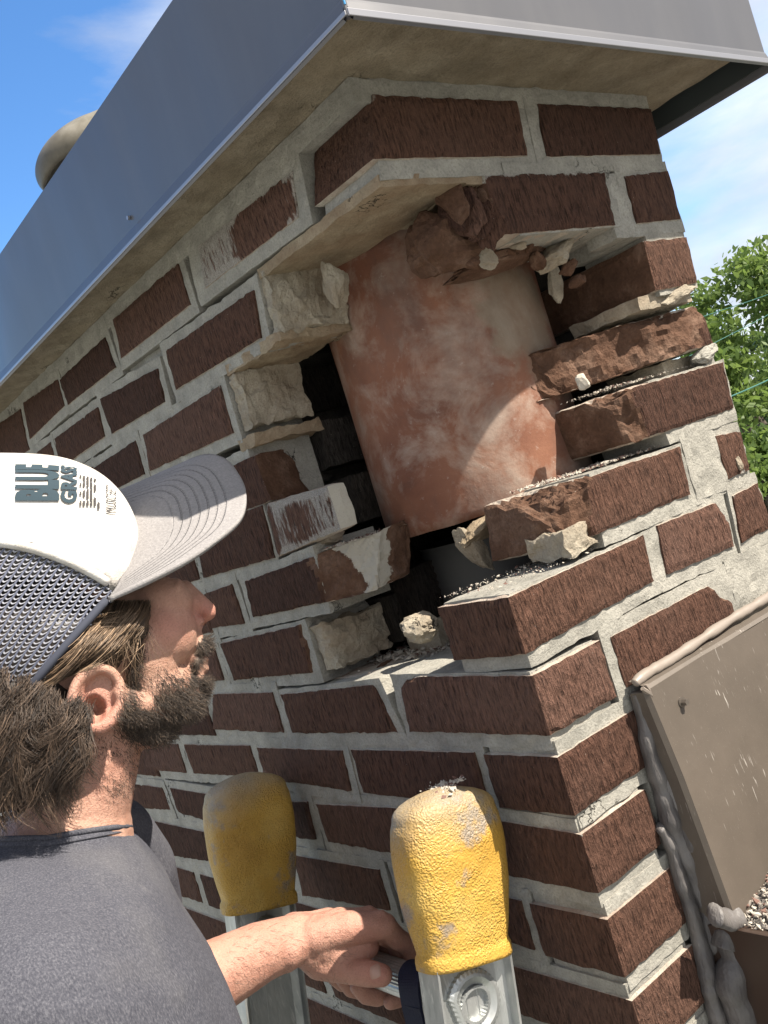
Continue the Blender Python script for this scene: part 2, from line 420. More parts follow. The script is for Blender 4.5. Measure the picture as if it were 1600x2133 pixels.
put('L', (.727, .90, zb(3) - .008, zt(3) - .004))
# row 4: three, ending ragged at the cavity
put('L', (.297, .482, -.275, -.222), ends='clay', clips=[((.300, 0, -.25), (-1, .3, .1))], ext=(-.02, .0095, .0088, .0088))
put('L', (.50, .685, -.270, -.219)); put('L', (.703, .89, -.268, -.217))
# row 5: lime-whitened pair
sw = lambda P, s, t, v: v + .62 * (1 if s < .93 else .3) + .12 * math.sin(s * 9)
put('L', Lq((549, 1050), (680, 1010), (710, 1105), (577, 1163)), smear=.2, smear_fn=sw, ends='clay', depth=.024, col=False, label='brick whitened all over with lime')
put('L', Lq((400, 1100), (543, 1051), (571, 1165), (420, 1208)), smear=.18, ext=(.002, .009, .0088, .0088))
put('L', (.512, .70, -.335, -.284)); put('L', (.718, .90, -.335, -.284))
# row 6
put('L', Lq((505, 1210), (730, 1128), (760, 1240), (525, 1290)), clips=[((.262, 0, -.37), (-.55, -1, .05)), ((.200, .05, -.36), (-1, .25, -.35))], ends='mortar', cn=.004, res=.005,
    ext=(-.07, .0095, .0088, .006), smear_fn=lambda P, s, t, v: v + 1.1 * max(0, min(1, (.226 + .02 * t - P[1]) / .022)) * max(0, min(1, (.064 - P[0]) / .02)), label='brick with a broken mortar-smeared end')
put('L', Lq((418, 1238), (480, 1215), (508, 1302), (438, 1312))); put('L', (.52, .70, -.402, -.351)); put('L', (.718, .90, -.402, -.351))
# row 7
put('L', (.0, .0905, zb(7), zt(7)), ext=(0, .002, .0088, .0012), res=.006, name='brick', d0=0, smear=-.1)
put('L', Lq((455, 1340), (640, 1296), (672, 1402), (485, 1420)), clips=[((.325, 0, -.44), (-.75, -.9, .0)), ((.30, .05, -.42), (-1, .1, .6))], cn=.004, res=.005, ends='mortar', ext=(-.008, .0095, .0088, .003), smear_fn=lambda P, s, t, v: v + 1.3 * max(0, min(1, (P[0] - .010) / .014)), label='brick with its end caked in white mortar')
put('L', Lq((405, 1345), (440, 1340), (465, 1420), (425, 1424))); put('L', (.566, .75, -.468, -.417)); put('L', (.768, .95, -.468, -.417))
# row 8
put('L', Lq((822, 1408), (1113, 1405), (1149, 1538), (851, 1527)), ext=(0, .0095, .0088, .001), res=.006, clips=[((.19, 0, -.487), (.35, -.6, 1.0))], smear=.05)
put('L', Lq((581, 1446), (775, 1424), (829, 1530), (606, 1531)), ext=(.009, .009, .0088, .004), clips=[((.212, 0, -.50), (-.9, -.75, .1))], res=.006)
put('L', Lq((440, 1445), (565, 1441), (590, 1530), (440, 1522))); put('L', (.60, .785, -.536, -.485)); put('L', (.803, .98, -.536, -.485))
# row 9..13
put('L', Lq((1005, 1567), (1162, 1574), (1195, 1707), (1037, 1690)), ext=(0, .0095, .0088, .0088), smear=-.12)
put('L', Lq((726, 1560), (985, 1566), (1018, 1686), (754, 1655))); put('L', Lq((531, 1556), (711, 1562), (731, 1652), (549, 1625))); put('L', Lq((380, 1550), (517, 1552), (541, 1622), (401, 1614)))
put('L', Lq((300, 1545), (368, 1549), (387, 1613), (300, 1605))); put('L', (.83, 1.0, -.603, -.552))
put('L', Lq((934, 1690), (1213, 1738), (1258, 1869), (975, 1812)), ext=(0, .0095, .0088, .0088), smear=-.12)
put('L', Lq((654, 1674), (908, 1686), (940, 1805), (681, 1757))); put('L', Lq((490, 1665), (637, 1670), (657, 1753), (508, 1735))); put('L', Lq((350, 1640), (470, 1660), (484, 1730), (370, 1695)))
put('L', Lq((250, 1628), (335, 1640), (354, 1690), (268, 1684))); put('L', (.96, 1.1, -.668, -.62))
put('L', Lq((1105, 1881), (1268, 1912), (1307, 2040), (1137, 1990)), ext=(0, .0095, .0088, .0088), smear=-.12)
put('L', Lq((820, 1818), (1084, 1875), (1114, 1983), (848, 1908))); put('L', Lq((606, 1780), (788, 1811), (813, 1901), (628, 1868))); put('L', Lq((462, 1742), (590, 1775), (610, 1860), (478, 1805))); put('L', Lq((320, 1710), (437, 1735), (452, 1800), (345, 1783)))
put('L', (.88, 1.06, -.73, -.682))
for k, off in ((12, 0), (13, 1), (14, 0), (15, 1), (16, 0)):
    if off: xs = [(.0, .0905)] + [(.1085 + i * .2035, .294 + i * .2035) for i in range(5)]
    else: xs = [(.0, .188)] + [(.206 + i * .2035, .3915 + i * .2035) for i in range(4)]
    for a, b in xs: put('L', (a, b, zb(k), zt(k)), ext=(0 if a == 0 else .0095, .0095, .0088, .0088), smear=-.1 if a == 0 else .02)
# ---- right face
put('R', Rq((775, 192), (1080, 206), (1106, 326), (797, 333)), ext=(0, .013, .012, .022), smear=.1)
put('R', Rq((1120, 211), (1360, 222), (1381, 322), (1141, 328)), ext=(.013, .001, .012, .022), smear=.1)
put('R', Rq((1008, 361), (1262, 355), (1286, 470), (1040, 492)), ext=(-.03, .010, .000, .0088), smear=.16, ends='clay', res=.006, clips=[((.108, 0, -.10), (-1, -.55, .25)), ((.112, .02, -.115), (-.8, .0, -.5))], cn=.007, smear_fn=lambda P, s, t, v: v + (.18 if t > .8 else 0), label='brick with a delaminated left end hanging over the flue')
put('R', Rq((1302, 362), (1395, 352), (1423, 458), (1330, 467)), ext=(.010, .001, .0088, .0088), smear=.1)
put('R', Rq((1341, 499), (1433, 490), (1458, 590), (1367, 607)), ext=(-.01, .001, .004, .0088), ends='clay', depth=.16)
# row 4 long spalled chunk
put('R', Rq((1190, 690), (1462, 630), (1490, 716), (1240, 790)), ext=(-.185, .001, .0088, .006), ends='clay', res=.005, cn=.006, clips=[((.352, 0, -.23), (-.55, -1, .0)), ((.33, .018, -.22), (-.25, -1, .35)), ((.21, .05, -.22), (-1, -.2, .3))], col=False, label='spalled brick with its face sheared off')
put('R', Rq((1290, 812), (1510, 750), (1533, 852), (1330, 921)), ext=(-.05, .001, .0088, .001), ends='clay', depth=.11, res=.005, cn=.006, clips=[((.236, 0, -.30), (-.8, -1, .1)), ((.20, .05, -.30), (-1, .0, .0)), ((.23, .02, -.275), (-.7, -.4, 1.))], label='cracked brick with a rounded broken end')
put('R', Rq((1165, 1010), (1420, 926), (1442, 1031), (1190, 1140)), ext=(-.045, .016, .0088, .001), ends='clay', depth=.10, res=.005, cn=.006, clips=[((.128, 0, -.37), (-.8, -1, .1)), ((.093, .03, -.37), (-1, -.1, -.1)), ((.13, .02, -.345), (-.7, -.4, 1.))], label='sunlit brick with a crumbled left end')
put('R', Rq((1490, 905), (1547, 895), (1566, 981), (1520, 1000)), ext=(.02, .001, .0088, .0088), ends='clay', clips=[((.34, 0, -.36), (-1, -.8, .4))], smear_fn=lambda P, s, t, v: v + (.5 if abs(s - .6) < .16 and t < .65 else 0), label='small fragment brick beside the wide mortar patch')
put('R', Rq((1058, 1241), (1343, 1110), (1367, 1212), (1090, 1371)), ext=(0, .0095, .0088, .001), res=.006, smear=-.05)
put('R', Rq((1370, 1092), (1527, 1036), (1535, 1138), (1393, 1200)) if False else Rq((1370, 1092), (1512, 1036), (1534, 1140), (1393, 1200)), ext=(.0095, .004, .0088, .0088), clips=[((.315, 0, -.42), (1, -.9, .5))])
put('R', Rq((1528, 1030), (1582, 1002), (1612, 1100), (1548, 1133)), ext=(.004, .001, .0088, .0088))
put('R', Rq((1117, 1402), (1246, 1329), (1277, 1454), (1150, 1538)), ext=(0, .0095, .0088, .0088), smear=-.1)
put('R', Rq((1267, 1316), (1488, 1212), (1512, 1291), (1300, 1436)) if False else ((.103, zt(8) - .002), (.290, zt(8) - .002), (.290, zb(8)), (.103, zb(8))), clips=[((.262, 0, -.485), (1, -.6, 1.2))])
put('R', (.308, .397, zb(8), zt(8)), ext=(.0095, .001, .0088, .0088), clips=[((.37, .02, -.50), (-.2, -1, .2))])
for k in range(9, 17):
    if k % 2: xs = [(.0, .190), (.208, .397)]
    else: xs = [(.0, .0905), (.1085, .290), (.308, .397)]
    for a, b in xs:
        q = (a, b, zb(k), zt(k))
        if k == 9 and a == 0: q = Rq((1162, 1574), (1438, 1400), (1470, 1510), (1195, 1707))
        if k == 9 and a == 0: q = [q[0], (.190, zt(9)), (.190, zb(9)), q[3]]
        if k == 10 and a == 0: q = Rq((1213, 1738), (1346, 1642), (1377, 1764), (1258, 1869))
        put('R', q, ext=(0 if a == 0 else .0095, .001 if b > .39 else .0095, .0088, .0088), smear=-.1)
for k in range(1, 17):
    a = {1: .95, 2: .95, 3: .92, 4: .908, 5: .918, 6: .918, 7: .968, 8: .998, 9: 1.02, 10: 1.12, 11: 1.08}.get(k, 1.03)
    while a < 1.32:
        put('L', (a, a + .185, zb(k) - (.012 if k < 4 else 0), zt(k) - (.012 if k < 4 else 0)), res=.015); a += .2035
# ---- the mortar of each face, one joined piece per face
for fc, nm in (('L', 'mortar_joints'), ('R', 'mortar_joints')):
    v, f = merge(MORT[fc]); o = mk(nm, v, f, M_mort, CH); o['kind'] = 'stuff'
def slab(name, lo, hi, matl, n=(12, 4, 12), amp=.002, parent=None, seed=0, clipfn=None):
    """noisy subdivided block"""
    lo = np.array(lo, float); hi = np.array(hi, float); idx = {}; V = []; F = []
    def vid(i, j, k):
        if (i, j, k) not in idx:
            t = np.array([i / n[0], j / n[1], k / n[2]]); p = lo + (hi - lo) * t
            q = np.array([fnoise(p, 55, seed) + .6 * fnoise(p, 150, seed), fnoise(p, 55, seed + 5) + .6 * fnoise(p, 150, seed + 5), fnoise(p, 55, seed + 9) + .6 * fnoise(p, 150, seed + 9)])
            p = p + amp * q
            if clipfn: p = clipfn(p)
            idx[(i, j, k)] = len(V); V.append(tuple(p))
        return idx[(i, j, k)]
    for i in range(n[0]):
        for j in range(n[1]):
            F.append((vid(i, j, 0), vid(i, j + 1, 0), vid(i + 1, j + 1, 0), vid(i + 1, j, 0))); F.append((vid(i, j, n[2]), vid(i + 1, j, n[2]), vid(i + 1, j + 1, n[2]), vid(i, j + 1, n[2])))
    for i in range(n[0]):
        for k in range(n[2]):
            F.append((vid(i, 0, k), vid(i + 1, 0, k), vid(i + 1, 0, k + 1), vid(i, 0, k + 1))); F.append((vid(i, n[1], k), vid(i, n[1], k + 1), vid(i + 1, n[1], k + 1), vid(i + 1, n[1], k)))
    for j in range(n[1]):
        for k in range(n[2]):
            F.append((vid(0, j, k), vid(0, j, k + 1), vid(0, j + 1, k + 1), vid(0, j + 1, k))); F.append((vid(n[0], j, k), vid(n[0], j + 1, k), vid(n[0], j + 1, k + 1), vid(n[0], j, k + 1)))
    o = mk(name, V, F, matl, parent or CH, attrs={'smear': [0.] * len(V)}); return o
slab('mortar_backing', (.013, .40, -1.2), (.05, 1.48, -.006), M_mort, (3, 40, 40), .002, seed=31)
slab('mortar_backing', (.006, .325, -.345), (.05, .48, -.274), M_mort, (4, 10, 6), .001, seed=32)
slab('mortar_bed', (.30, .010, -.2035), (.392, .10, -.1895), M_mort2, (14, 12, 3), .0025, seed=33)
slab('mortar_bed', (.375, .006, -.2715), (.392, .10, -.2605), M_mort, (5, 12, 3), .0012, seed=34)
slab('mortar_bed', (.325, .022, -.2750), (.392, .095, -.2570), M_mort2, (18, 10, 4), .0028, seed=36)
slab('mortar_bed', (.325, .030, -.2040), (.392, .095, -.1880), M_mort2, (18, 10, 4), .0028, seed=37)
slab('mortar_patch', (.286, .0025, -.4005), (.348, .06, -.3300), M_mort, (16, 8, 18), .0014, seed=38)
slab('mortar_patch', (.287, .0030, -.130), (.3185, .04, -.0640), M_mort, (10, 8, 18), .0011, seed=39)
# mortar bed left hanging where bricks are missing (seen from below)
slab('mortar_bed', (.004, .004, -.0695), (.10, .205, -.060), M_under, (16, 30, 3), .0012, seed=2)
slab('mortar_bed', (.10, .004, -.0698), (.19, .10, -.061), M_under, (12, 12, 3), .0012, seed=3)
slab('mortar_bed', (.003, .198, -.134), (.092, .31, -.1235), M_under, (14, 18, 3), .003, seed=4)
slab('mortar_bed', (.003, .296, -.213), (.09, .33, -.2005), M_under, (14, 8, 3), .003, seed=5)
# mortar-coated end pieces at the left of the opening
def endblk(k, y, seed, c=.0):
    slab('mortar_end', (.006, y - .006, zb(k) - .006), (.088 - c, y + .012, zt(k) + .002), M_mort2, (26, 8, 16), .0046, seed=seed)
endblk(2, .199, 11); endblk(3, .304, 12, .004)
slab('mortar_ledge', (.02, .10, -.4855), (.10, .33, -.4735), M_bed, (20, 36, 3), .0016, seed=21)
slab('mortar_ledge', (.004, .0905, -.4800), (.10, .112, -.4760), M_bed, (16, 6, 2), .001, seed=22)

# ---- inner wythe, sooty bricks behind the opening
def inner(lo, hi, sooty=True, amp=.0012, matl=None):
    o = slab('brick', lo, hi, matl or (M_soot if sooty else M_clay), (14, 5, 8), amp, seed=random.random() * 40)
    return o
for k in range(2, 16):
    z0, z1 = zb(k), zt(k)
    off = .06 if k % 2 else 0
    # back wythe facing the corner
    for x0 in (.094 + off - .19, .094 + off, .094 + off + .20):
        xa, xb = max(.094, x0), min(.31, x0 + .19)
        if xb - xa > .03: inner((xa, .335, z0), (xb, .43, z1))
    for y0 in (.095 + off, .095 + off + .2):
        yb = min(.335, y0 + .19)
        if yb - y0 > .03 and k > 2: inner((.322, y0, z0), (.397, yb, z1), sooty=(y0 > .2), matl=None)
slab('mortar_backing', (.10, .345, -1.2), (.40, .44, -.05), M_sootm, (8, 3, 30), .002)
slab('mortar_backing', (.33, .10, -1.2), (.392, .44, -.07), M_sootm, (3, 8, 30), .002)
# bricks of the left wall inside, seen past the broken ends
for k in (4, 5, 6, 7):
    inner((.088, .30 - .03 * (k % 2), zb(k)), (.20, .36, zt(k)), amp=.002)
box('shaft_floor', (.09, .09, -.62), (.33, .34, -.56), M_sootm, CH)
# remaining enclosure of the chimney away from view
box('rear_wall', (.0925, .45, -1.2), (.385, 1.5, -.02), M_sootm, CH)
for k in range(1, 17):                                                 # narrow side away from the camera
    off = .1 if k % 2 else 0
    for i in range(7):
        y0 = .092 + off + i * .2035
        if y0 + .185 > 1.5: continue
        v, f = boxvf((.385, y0 + .002, zb(k)), (.3975, y0 + .185, zt(k))); mk('brick', v, f, M_face, CH, attrs={'smear': [0.1] * 8})
box('side_mortar', (.384, .09, -1.2), (.3935, 1.5, .02), M_mort, CH)
# a sooty brick low in the opening, a small grey offcut, grey flexible liner
inner((.10, .235, -.452), (.235, .33, -.385), amp=.002)
inner((.095, .215, -.475), (.135, .27, -.444), amp=.0015, matl=M_mort2)
lm = mat('flexible_liner', (.09, .09, .088), .6, .6)
pr_ = []
for i in range(60): pr_.append((.092 + .0022 * (i % 2), -.62 + i * .0042))
lv = []; lf = []
for i, (r_, z_) in enumerate(pr_):
    for k in range(40):
        a = 2 * math.pi * k / 40; lv.append((.222 + r_ * math.cos(a), .212 + r_ * math.sin(a), z_))
for i in range(59):
    for k in range(40): lf.append((i * 40 + k, i * 40 + (k + 1) % 40, (i + 1) * 40 + (k + 1) % 40, (i + 1) * 40 + k))
mk('flexible_liner', lv, lf, lm, CH, smooth=True)
# ---- clay flue tile
fm = mat('terracotta_flue', (.3, .14, .09), .75, 0, .25); g = G(fm)
a = g.noise(g.obj(rnd=False), 7, 6, .62, .4); b = g.noise(g.obj(rnd=False, loc=(3, 1, 2)), 16, 8, .68, .3); c_ = g.noise(g.obj(rnd=False), 160, 5, .7)
c = g.ramp(a, [(.28, (.075, .042, .034)), (.45, (.170, .072, .044)), (.6, (.225, .102, .062)), (.75, (.205, .145, .11))])
c = g.mix(g.math('MULTIPLY', g.ramp(b, [(.46, 0), (.66, 1)]), .62), c, (.40, .33, .27))
c = g.mix(g.math('MULTIPLY', g.ramp(g.noise(g.obj(rnd=False, loc=(9, 4, 1), scale=(1, 1, .6)), 8.5, 5, .6), [(.46, 0), (.66, 1)]), .8), c, (.085, .062, .055))
c = g.mix(g.math('MULTIPLY', g.ramp(c_, [(.62, 0), (.75, 1)]), .35), c, (.52, .47, .42))
# grey-green mortar smear near the top, a stain with its own shape
tcn = g.n('ShaderNodeTexCoord'); vs = g.n('ShaderNodeVectorMath', operation='SUBTRACT'); g.L.new(tcn.outputs['Object'], vs.inputs[0]); vs.inputs[1].default_value = (.005, -.117, -.070)
ns_ = g.noise(g.obj(rnd=False), 26, 5, .6, 0, 1); vm = g.n('ShaderNodeVectorMath', operation='MULTIPLY_ADD'); g.L.new(ns_, vm.inputs[0]); vm.inputs[1].default_value = (.09, .09, .09); g.L.new(vs.outputs[0], vm.inputs[2])
vs2 = g.n('ShaderNodeVectorMath', operation='SUBTRACT'); g.L.new(vm.outputs[0], vs2.inputs[0]); vs2.inputs[1].default_value = (.045, .045, .045)
ln = g.n('ShaderNodeVectorMath', operation='LENGTH'); g.L.new(vs2.outputs[0], ln.inputs[0])
c = g.mix(g.math('MULTIPLY', g.ramp(ln.outputs['Value'], [(.046, 1), (.064, 0)]), .6), c, (.19, .165, .12))
g.col(c); g.bump(g.math('ADD', b, g.math('MULTIPLY', c_, .4)), .0012, 1.0)
FC = (.2075, .2005); FR = .1175; fz0 = -.352; fz1 = .16
fv = []; ff = []; nf = 96; nzf = 60
for i in range(nzf + 1):
    for rr_, inn in ((FR, 0),):
        for k in range(nf):
            an = 2 * math.pi * k / nf; z = fz0 + (fz1 - fz0) * i / nzf
            r = rr_ + .0008 * noise.noise(Vector((math.cos(an) * 3, math.sin(an) * 3, z * 12)))
            zz = z + (.002 * noise.noise(Vector((an * 3, 0, 1))) if i == 0 else 0)
            fv.append((FC[0] + r * math.cos(an), FC[1] + r * math.sin(an), zz))
for i in range(nzf):
    for k in range(nf): ff.append((i * nf + k, i * nf + (k + 1) % nf, (i + 1) * nf + (k + 1) % nf, (i + 1) * nf + k))
n0 = len(fv)
for i in range(3):
    for k in range(nf):
        an = 2 * math.pi * k / nf; fv.append((FC[0] + (FR - .016) * math.cos(an), FC[1] + (FR - .016) * math.sin(an), fz0 + (.001, .25, .50)[i]))
for i in range(2):
    for k in range(nf): ff.append((n0 + i * nf + k, n0 + (i + 1) * nf + k, n0 + (i + 1) * nf + (k + 1) % nf, n0 + i * nf + (k + 1) % nf))
for k in range(nf): ff.append((k, n0 + k, n0 + (k + 1) % nf, (k + 1) % nf))
mk('flue_tile', fv, ff, fm, CH, smooth=True)
# ---- concrete crown above the bricks
crm = mortar_mat('concrete_crown', (.19, .155, .11), (.40, .345, .26), .003, (.30, .24, .16), .4)
slab('concrete_crown', (-.062, -.082, .0205), (.462, 1.5, .12), crm, (50, 90, 4), .0022, seed=8)
slab('mortar_band', (.003, .003, .0005), (.395, 1.48, .0198), M_mort, (40, 70, 3), .0012, seed=9)
#NEXT
# ================================================================== METAL CHIMNEY CAP
capm = mat('painted_steel', (.098, .098, .106), .38, .25, .5); g = G(capm)
n_ = g.noise(g.obj((1, 1, 1), rnd=False), 3, 3, .5); g.rough(g.ramp(n_, [(.3, .28), (.7, .42)]))
g.col(g.mix(g.math('MULTIPLY', g.ramp(g.noise(g.obj((1, 1, .25), rnd=False), 14, 6, .65), [(.45, 0), (.8, 1)]), .35), (.098, .098, .106), (.155, .15, .148))); g.bump(g.noise(g.obj((1, 1, .6), rnd=False), 5, 2, .4), .010, .8)
capin = mat('cap_inside', (.035, .042, .042), .6, 0, .3)
hemm = mat('bare_edge', (.27, .27, .29), .35, .5, .5)
CAP = empty('metal_chimney_cap', (.2, .6, .0), 'dark grey painted steel cap folded over the top of the brick chimney', 'chimney cap')
CX0, CX1, CY0, CY1 = -.071, .487, -.092, 1.55
CZ0, CZ1 = .002, .1365
def panel(name, lo, hi, m=capm, n=(1, 40, 8), amp=.0006, parent=CAP, seed=0):
    return slab(name, lo, hi, m, n, amp, parent, seed)
def sheet(name, p0, p1, z0, z1, out, matl, flare=.004):
    """sheet-metal fascia between two plan points with a rolled drip edge at the bottom"""
    p0 = np.array(p0, float); p1 = np.array(p1, float); o_ = np.array(out, float); prof = [(0, z1), (0, z0 + .016), (flare * .25, z0 + .0135), (flare, z0 + .003), (flare + .0012, z0 + .0005), (flare - .0006, z0 - .0012), (flare - .0022, z0 + .001), (-.0012, z0 + .012), (-.0012, z1)]
    V = []; F = []; n = 24
    for i in range(n + 1):
        t = i / n
        for (d, z) in prof:
            p = p0 * (1 - t) + p1 * t + o_ * d; V.append((p[0], p[1], z))
    m = len(prof)
    for i in range(n):
        for j in range(m - 1): F.append((i * m + j, i * m + j + 1, (i + 1) * m + j + 1, (i + 1) * m + j))
    o = mk(name, V, F, matl, CAP); fixn(o); bevel(o, 0); 
    return o
sheet('fascia', (CX0, CY0), (CX0, CY1), CZ0, CZ1, (-1, 0), capm)
sheet('fascia', (CX0, CY0), (CX1, CY0), CZ0, CZ1 + .03, (0, -1), capm)
sheet('fascia', (CX1, CY0), (CX1, CY1), CZ0 - .003, CZ1, (1, 0), capm)
for nm, lo, hi in (('bare_edge', (CX0 - .0058, CY0 - .004, CZ0 + .0012), (CX0 - .0043, CY1, CZ0 + .0046)), ('bare_edge', (CX0 - .004, CY0 - .0058, CZ0 + .0004), (CX1 + .004, CY0 - .0043, CZ0 + .0056))):
    box(nm, lo, hi, hemm, CAP, .0005)
box('lining', (CX1 - .0045, CY0 + .002, CZ0 + .003), (CX1 - .002, CY1, CZ1 - .003), capin, CAP)
box('lining', (CX0 + .002, CY0 + .0025, CZ0 + .018), (CX0 + .0035, CY1, CZ1 - .003), capin, CAP)
tv = [(CX0, CY0, CZ1), (CX1, CY0, CZ1), (CX1, CY1, CZ1), (CX0, CY1, CZ1), (.2, .2, .17), (.2, 1.3, .17)]
mk('top_sheet', tv, [(0, 1, 4), (1, 2, 5, 4), (2, 3, 5), (3, 0, 4, 5)], capm, CAP)
film = mat('blue_film', (.05, .28, .55), .35, 0, .5)
v, f = tube([(CX0 - .0015, CY0 - .002, .012), (CX0 - .0018, CY0 - .0022, .05), (CX0 - .001, CY0 - .002, .09), (CX0 - .0015, CY0 - .002, .15)], [.0008, .0016, .0013, .0018], 6); o = mk('seam_film', v, f, film, CAP); o['label'] = 'bright blue protective film left along the corner seam'
v, f = tube([(CX0 - .0008, CY0 - .0008, .003), (CX0 - .0008, CY0 - .0008, .165)], .0017, 8); mk('corner_seam', v, f, capm, CAP)
# little screw on the left fascia
v, f = tube([(CX0 - .0005, .277, .028), (CX0 - .003, .277, .028)], .0022, 8); mk('rivet', v, f, hemm, CAP)
# ---- the cowl behind the cap
cwm = mat('weathered_galvanised', (.15, .135, .10), .55, .2, .4); g = G(cwm)
g.col(g.ramp(g.noise(g.obj(), 14, 6, .6), [(.3, (.07, .06, .045)), (.55, (.15, .135, .105)), (.75, (.26, .24, .20))]))
CW = empty('vent_cowl', (.14, .80, .26), 'weathered galvanised vent cowl poking out behind the steel cap', 'cowl')
cc = on(1, .80, 198, 330); ex = RM[0] * np.array([1, 1, 0]); ex /= np.linalg.norm(ex); ey = np.array([-ex[1], ex[0], 0]); V = []; F = []; nu, nv = 48, 18
for j in range(nv + 1):
    for i in range(nu):
        a = 2 * math.pi * i / nu; ph = j / nv * math.pi * .62
        r = .094 * math.sin(ph + .0) * (1 + .05 * math.cos(3 * a + .6) * (j / nv) ** 2)
        z = .048 * math.cos(ph) - .012 * (1 + math.cos(a * 5)) * .3 * (j / nv) ** 6
        if abs(math.sin((a - 2.2) * 1)) < .16 and j > 3: r += .010 * (1 - abs(math.sin(a - 2.2)) / .16) * math.sin(ph)
        P = cc + ex * r * math.cos(a) + ey * r * math.sin(a) + np.array([0, 0, z]); P = P + (P - cc) @ ex * np.array([0, 0, .20])
        V.append(P)
for j in range(nv):
    for i in range(nu): F.append((j * nu + i, j * nu + (i + 1) % nu, (j + 1) * nu + (i + 1) % nu, (j + 1) * nu + i))
o = mk('hood', V, F, cwm, CW, smooth=True); md = o.modifiers.new('s', 'SOLIDIFY'); md.thickness = .002
v, f = tube([cc + np.array([.0, 0, -.02]), cc + np.array([0, 0, -.14])], .055, 24); mk('pipe', v, f, cwm, CW, smooth=True)
v, f = tube([cc + ex * .10 + np.array([0, 0, .02]), cc + ex * -.09 + np.array([0, 0, -.05])], .0018, 6); mk('seam', v, f, cwm, CW)

# ================================================================== METAL FLASHING ON THE RIGHT FACE, SEALANT, ROOF
flm = mat('bronze_flashing', (.15, .12, .092), .5, .15, .4); g = G(flm)
n_ = g.noise(g.obj(rnd=False), 9, 5, .6); f_ = g.noise(g.obj(rnd=False), 1300, 2, .6)
c = g.ramp(n_, [(.3, (.085, .070, .056)), (.7, (.12, .098, .079))])
# fine scratches
sc_ = None
for rot_, seed_ in ((.6, 0), (1.1, 4), (.2, 9)):
    tcc = g.n('ShaderNodeTexCoord'); mpp = g.n('ShaderNodeMapping'); mpp.inputs['Rotation'].default_value = (0, rot_, 0); mpp.inputs['Scale'].default_value = (1, 1, .06); mpp.inputs['Location'].default_value = (seed_, 0, seed_ * .3)
    g.L.new(tcc.outputs['Object'], mpp.inputs[0]); x = g.ramp(g.noise(mpp.outputs[0], 480, 2, .5), [(.66, 0), (.70, 1)])
    msk = g.ramp(g.noise(g.obj(rnd=False, loc=(seed_, 2, 0)), 16, 4, .6), [(.56, 0), (.64, 1)]); x = g.math('MULTIPLY', x, msk)
    sc_ = x if sc_ is None else g.math('MAXIMUM', sc_, x)
c = g.mix(g.math('MULTIPLY', sc_, .7), c, (.45, .42, .38)); c = g.mix(g.ramp(f_, [(.68, 0), (.74, .5)]), c, (.3, .27, .24)); g.col(c); g.bump(n_, .002, .5)
FLS = empty('roof_flashing', (.3, -.02, -.75), 'bronze brown sheet metal box flashing screwed to the sunlit brick face', 'flashing')
fy0, fy1 = -.020, -.040                                                # panel stands out a little more at its foot
def fpt(u, v, y): return on(1, y, u, v)
lp = [fpt(1350, 1437, fy0), fpt(1425, 1620, -.029), fpt(1464, 1725, -.033), fpt(1524, 1890, -.038), fpt(1543, 1938, fy1)]
lp.append(lp[-1] + np.array([.012, -.004, -.10]))
tl = lp[0]; V = []; F = []
top_z = tl[2]; nR = 6
for p in lp:
    dz = top_z - p[2]
    for j in range(nR + 1):
        x = p[0] + (.62 - p[0]) * j / nR; V.append((x, p[1], p[2] + .001 * math.sin(j * 2.1 + dz * 20)))
for i in range(len(lp) - 1):
    for j in range(nR): F.append((i * (nR + 1) + j, (i + 1) * (nR + 1) + j, (i + 1) * (nR + 1) + j + 1, i * (nR + 1) + j + 1))
o = mk('panel', V, F, flm, FLS); md = o.modifiers.new('s', 'SOLIDIFY'); md.thickness = .0012
# return bends: side and top
V = []; F = []
for p in lp: V += [tuple(p), (p[0] - .003, p[1] + .004, p[2] - .001), (p[0] - .004, -.0035, p[2] - .002)]
for i in range(len(lp) - 1):
    for j in range(2): F.append((i * 3 + j, i * 3 + j + 1, (i + 1) * 3 + j + 1, (i + 1) * 3 + j))
mk('side_return', V, F, flm, FLS)
V = [(tl[0], tl[1], top_z), (.62, tl[1], top_z), (.62, tl[1] + .003, top_z + .003), (tl[0], tl[1] + .003, top_z + .003), (.62, -.002, top_z + .008), (tl[0], -.002, top_z + .008)]
mk('top_return', V, [(0, 1, 2, 3), (3, 2, 4, 5)], flm, FLS)
# screw with washer
sp = fpt(1419, 1463, -.0225); scm = mat('screw_metal', (.2, .175, .15), .35, .7, .5)
SC = empty('screw_dummy') if False else None
v1, f1 = tube([sp + (0, .001, 0), sp + (0, -.0015, 0)], .0046, 16); wsh = mk('screw', v1, f1, scm, FLS)
v1, f1 = tube([sp + (0, -.0015, 0), sp + (0, -.0065, 0)], .0030, 6); mk('screw_head', v1, f1, scm, wsh)
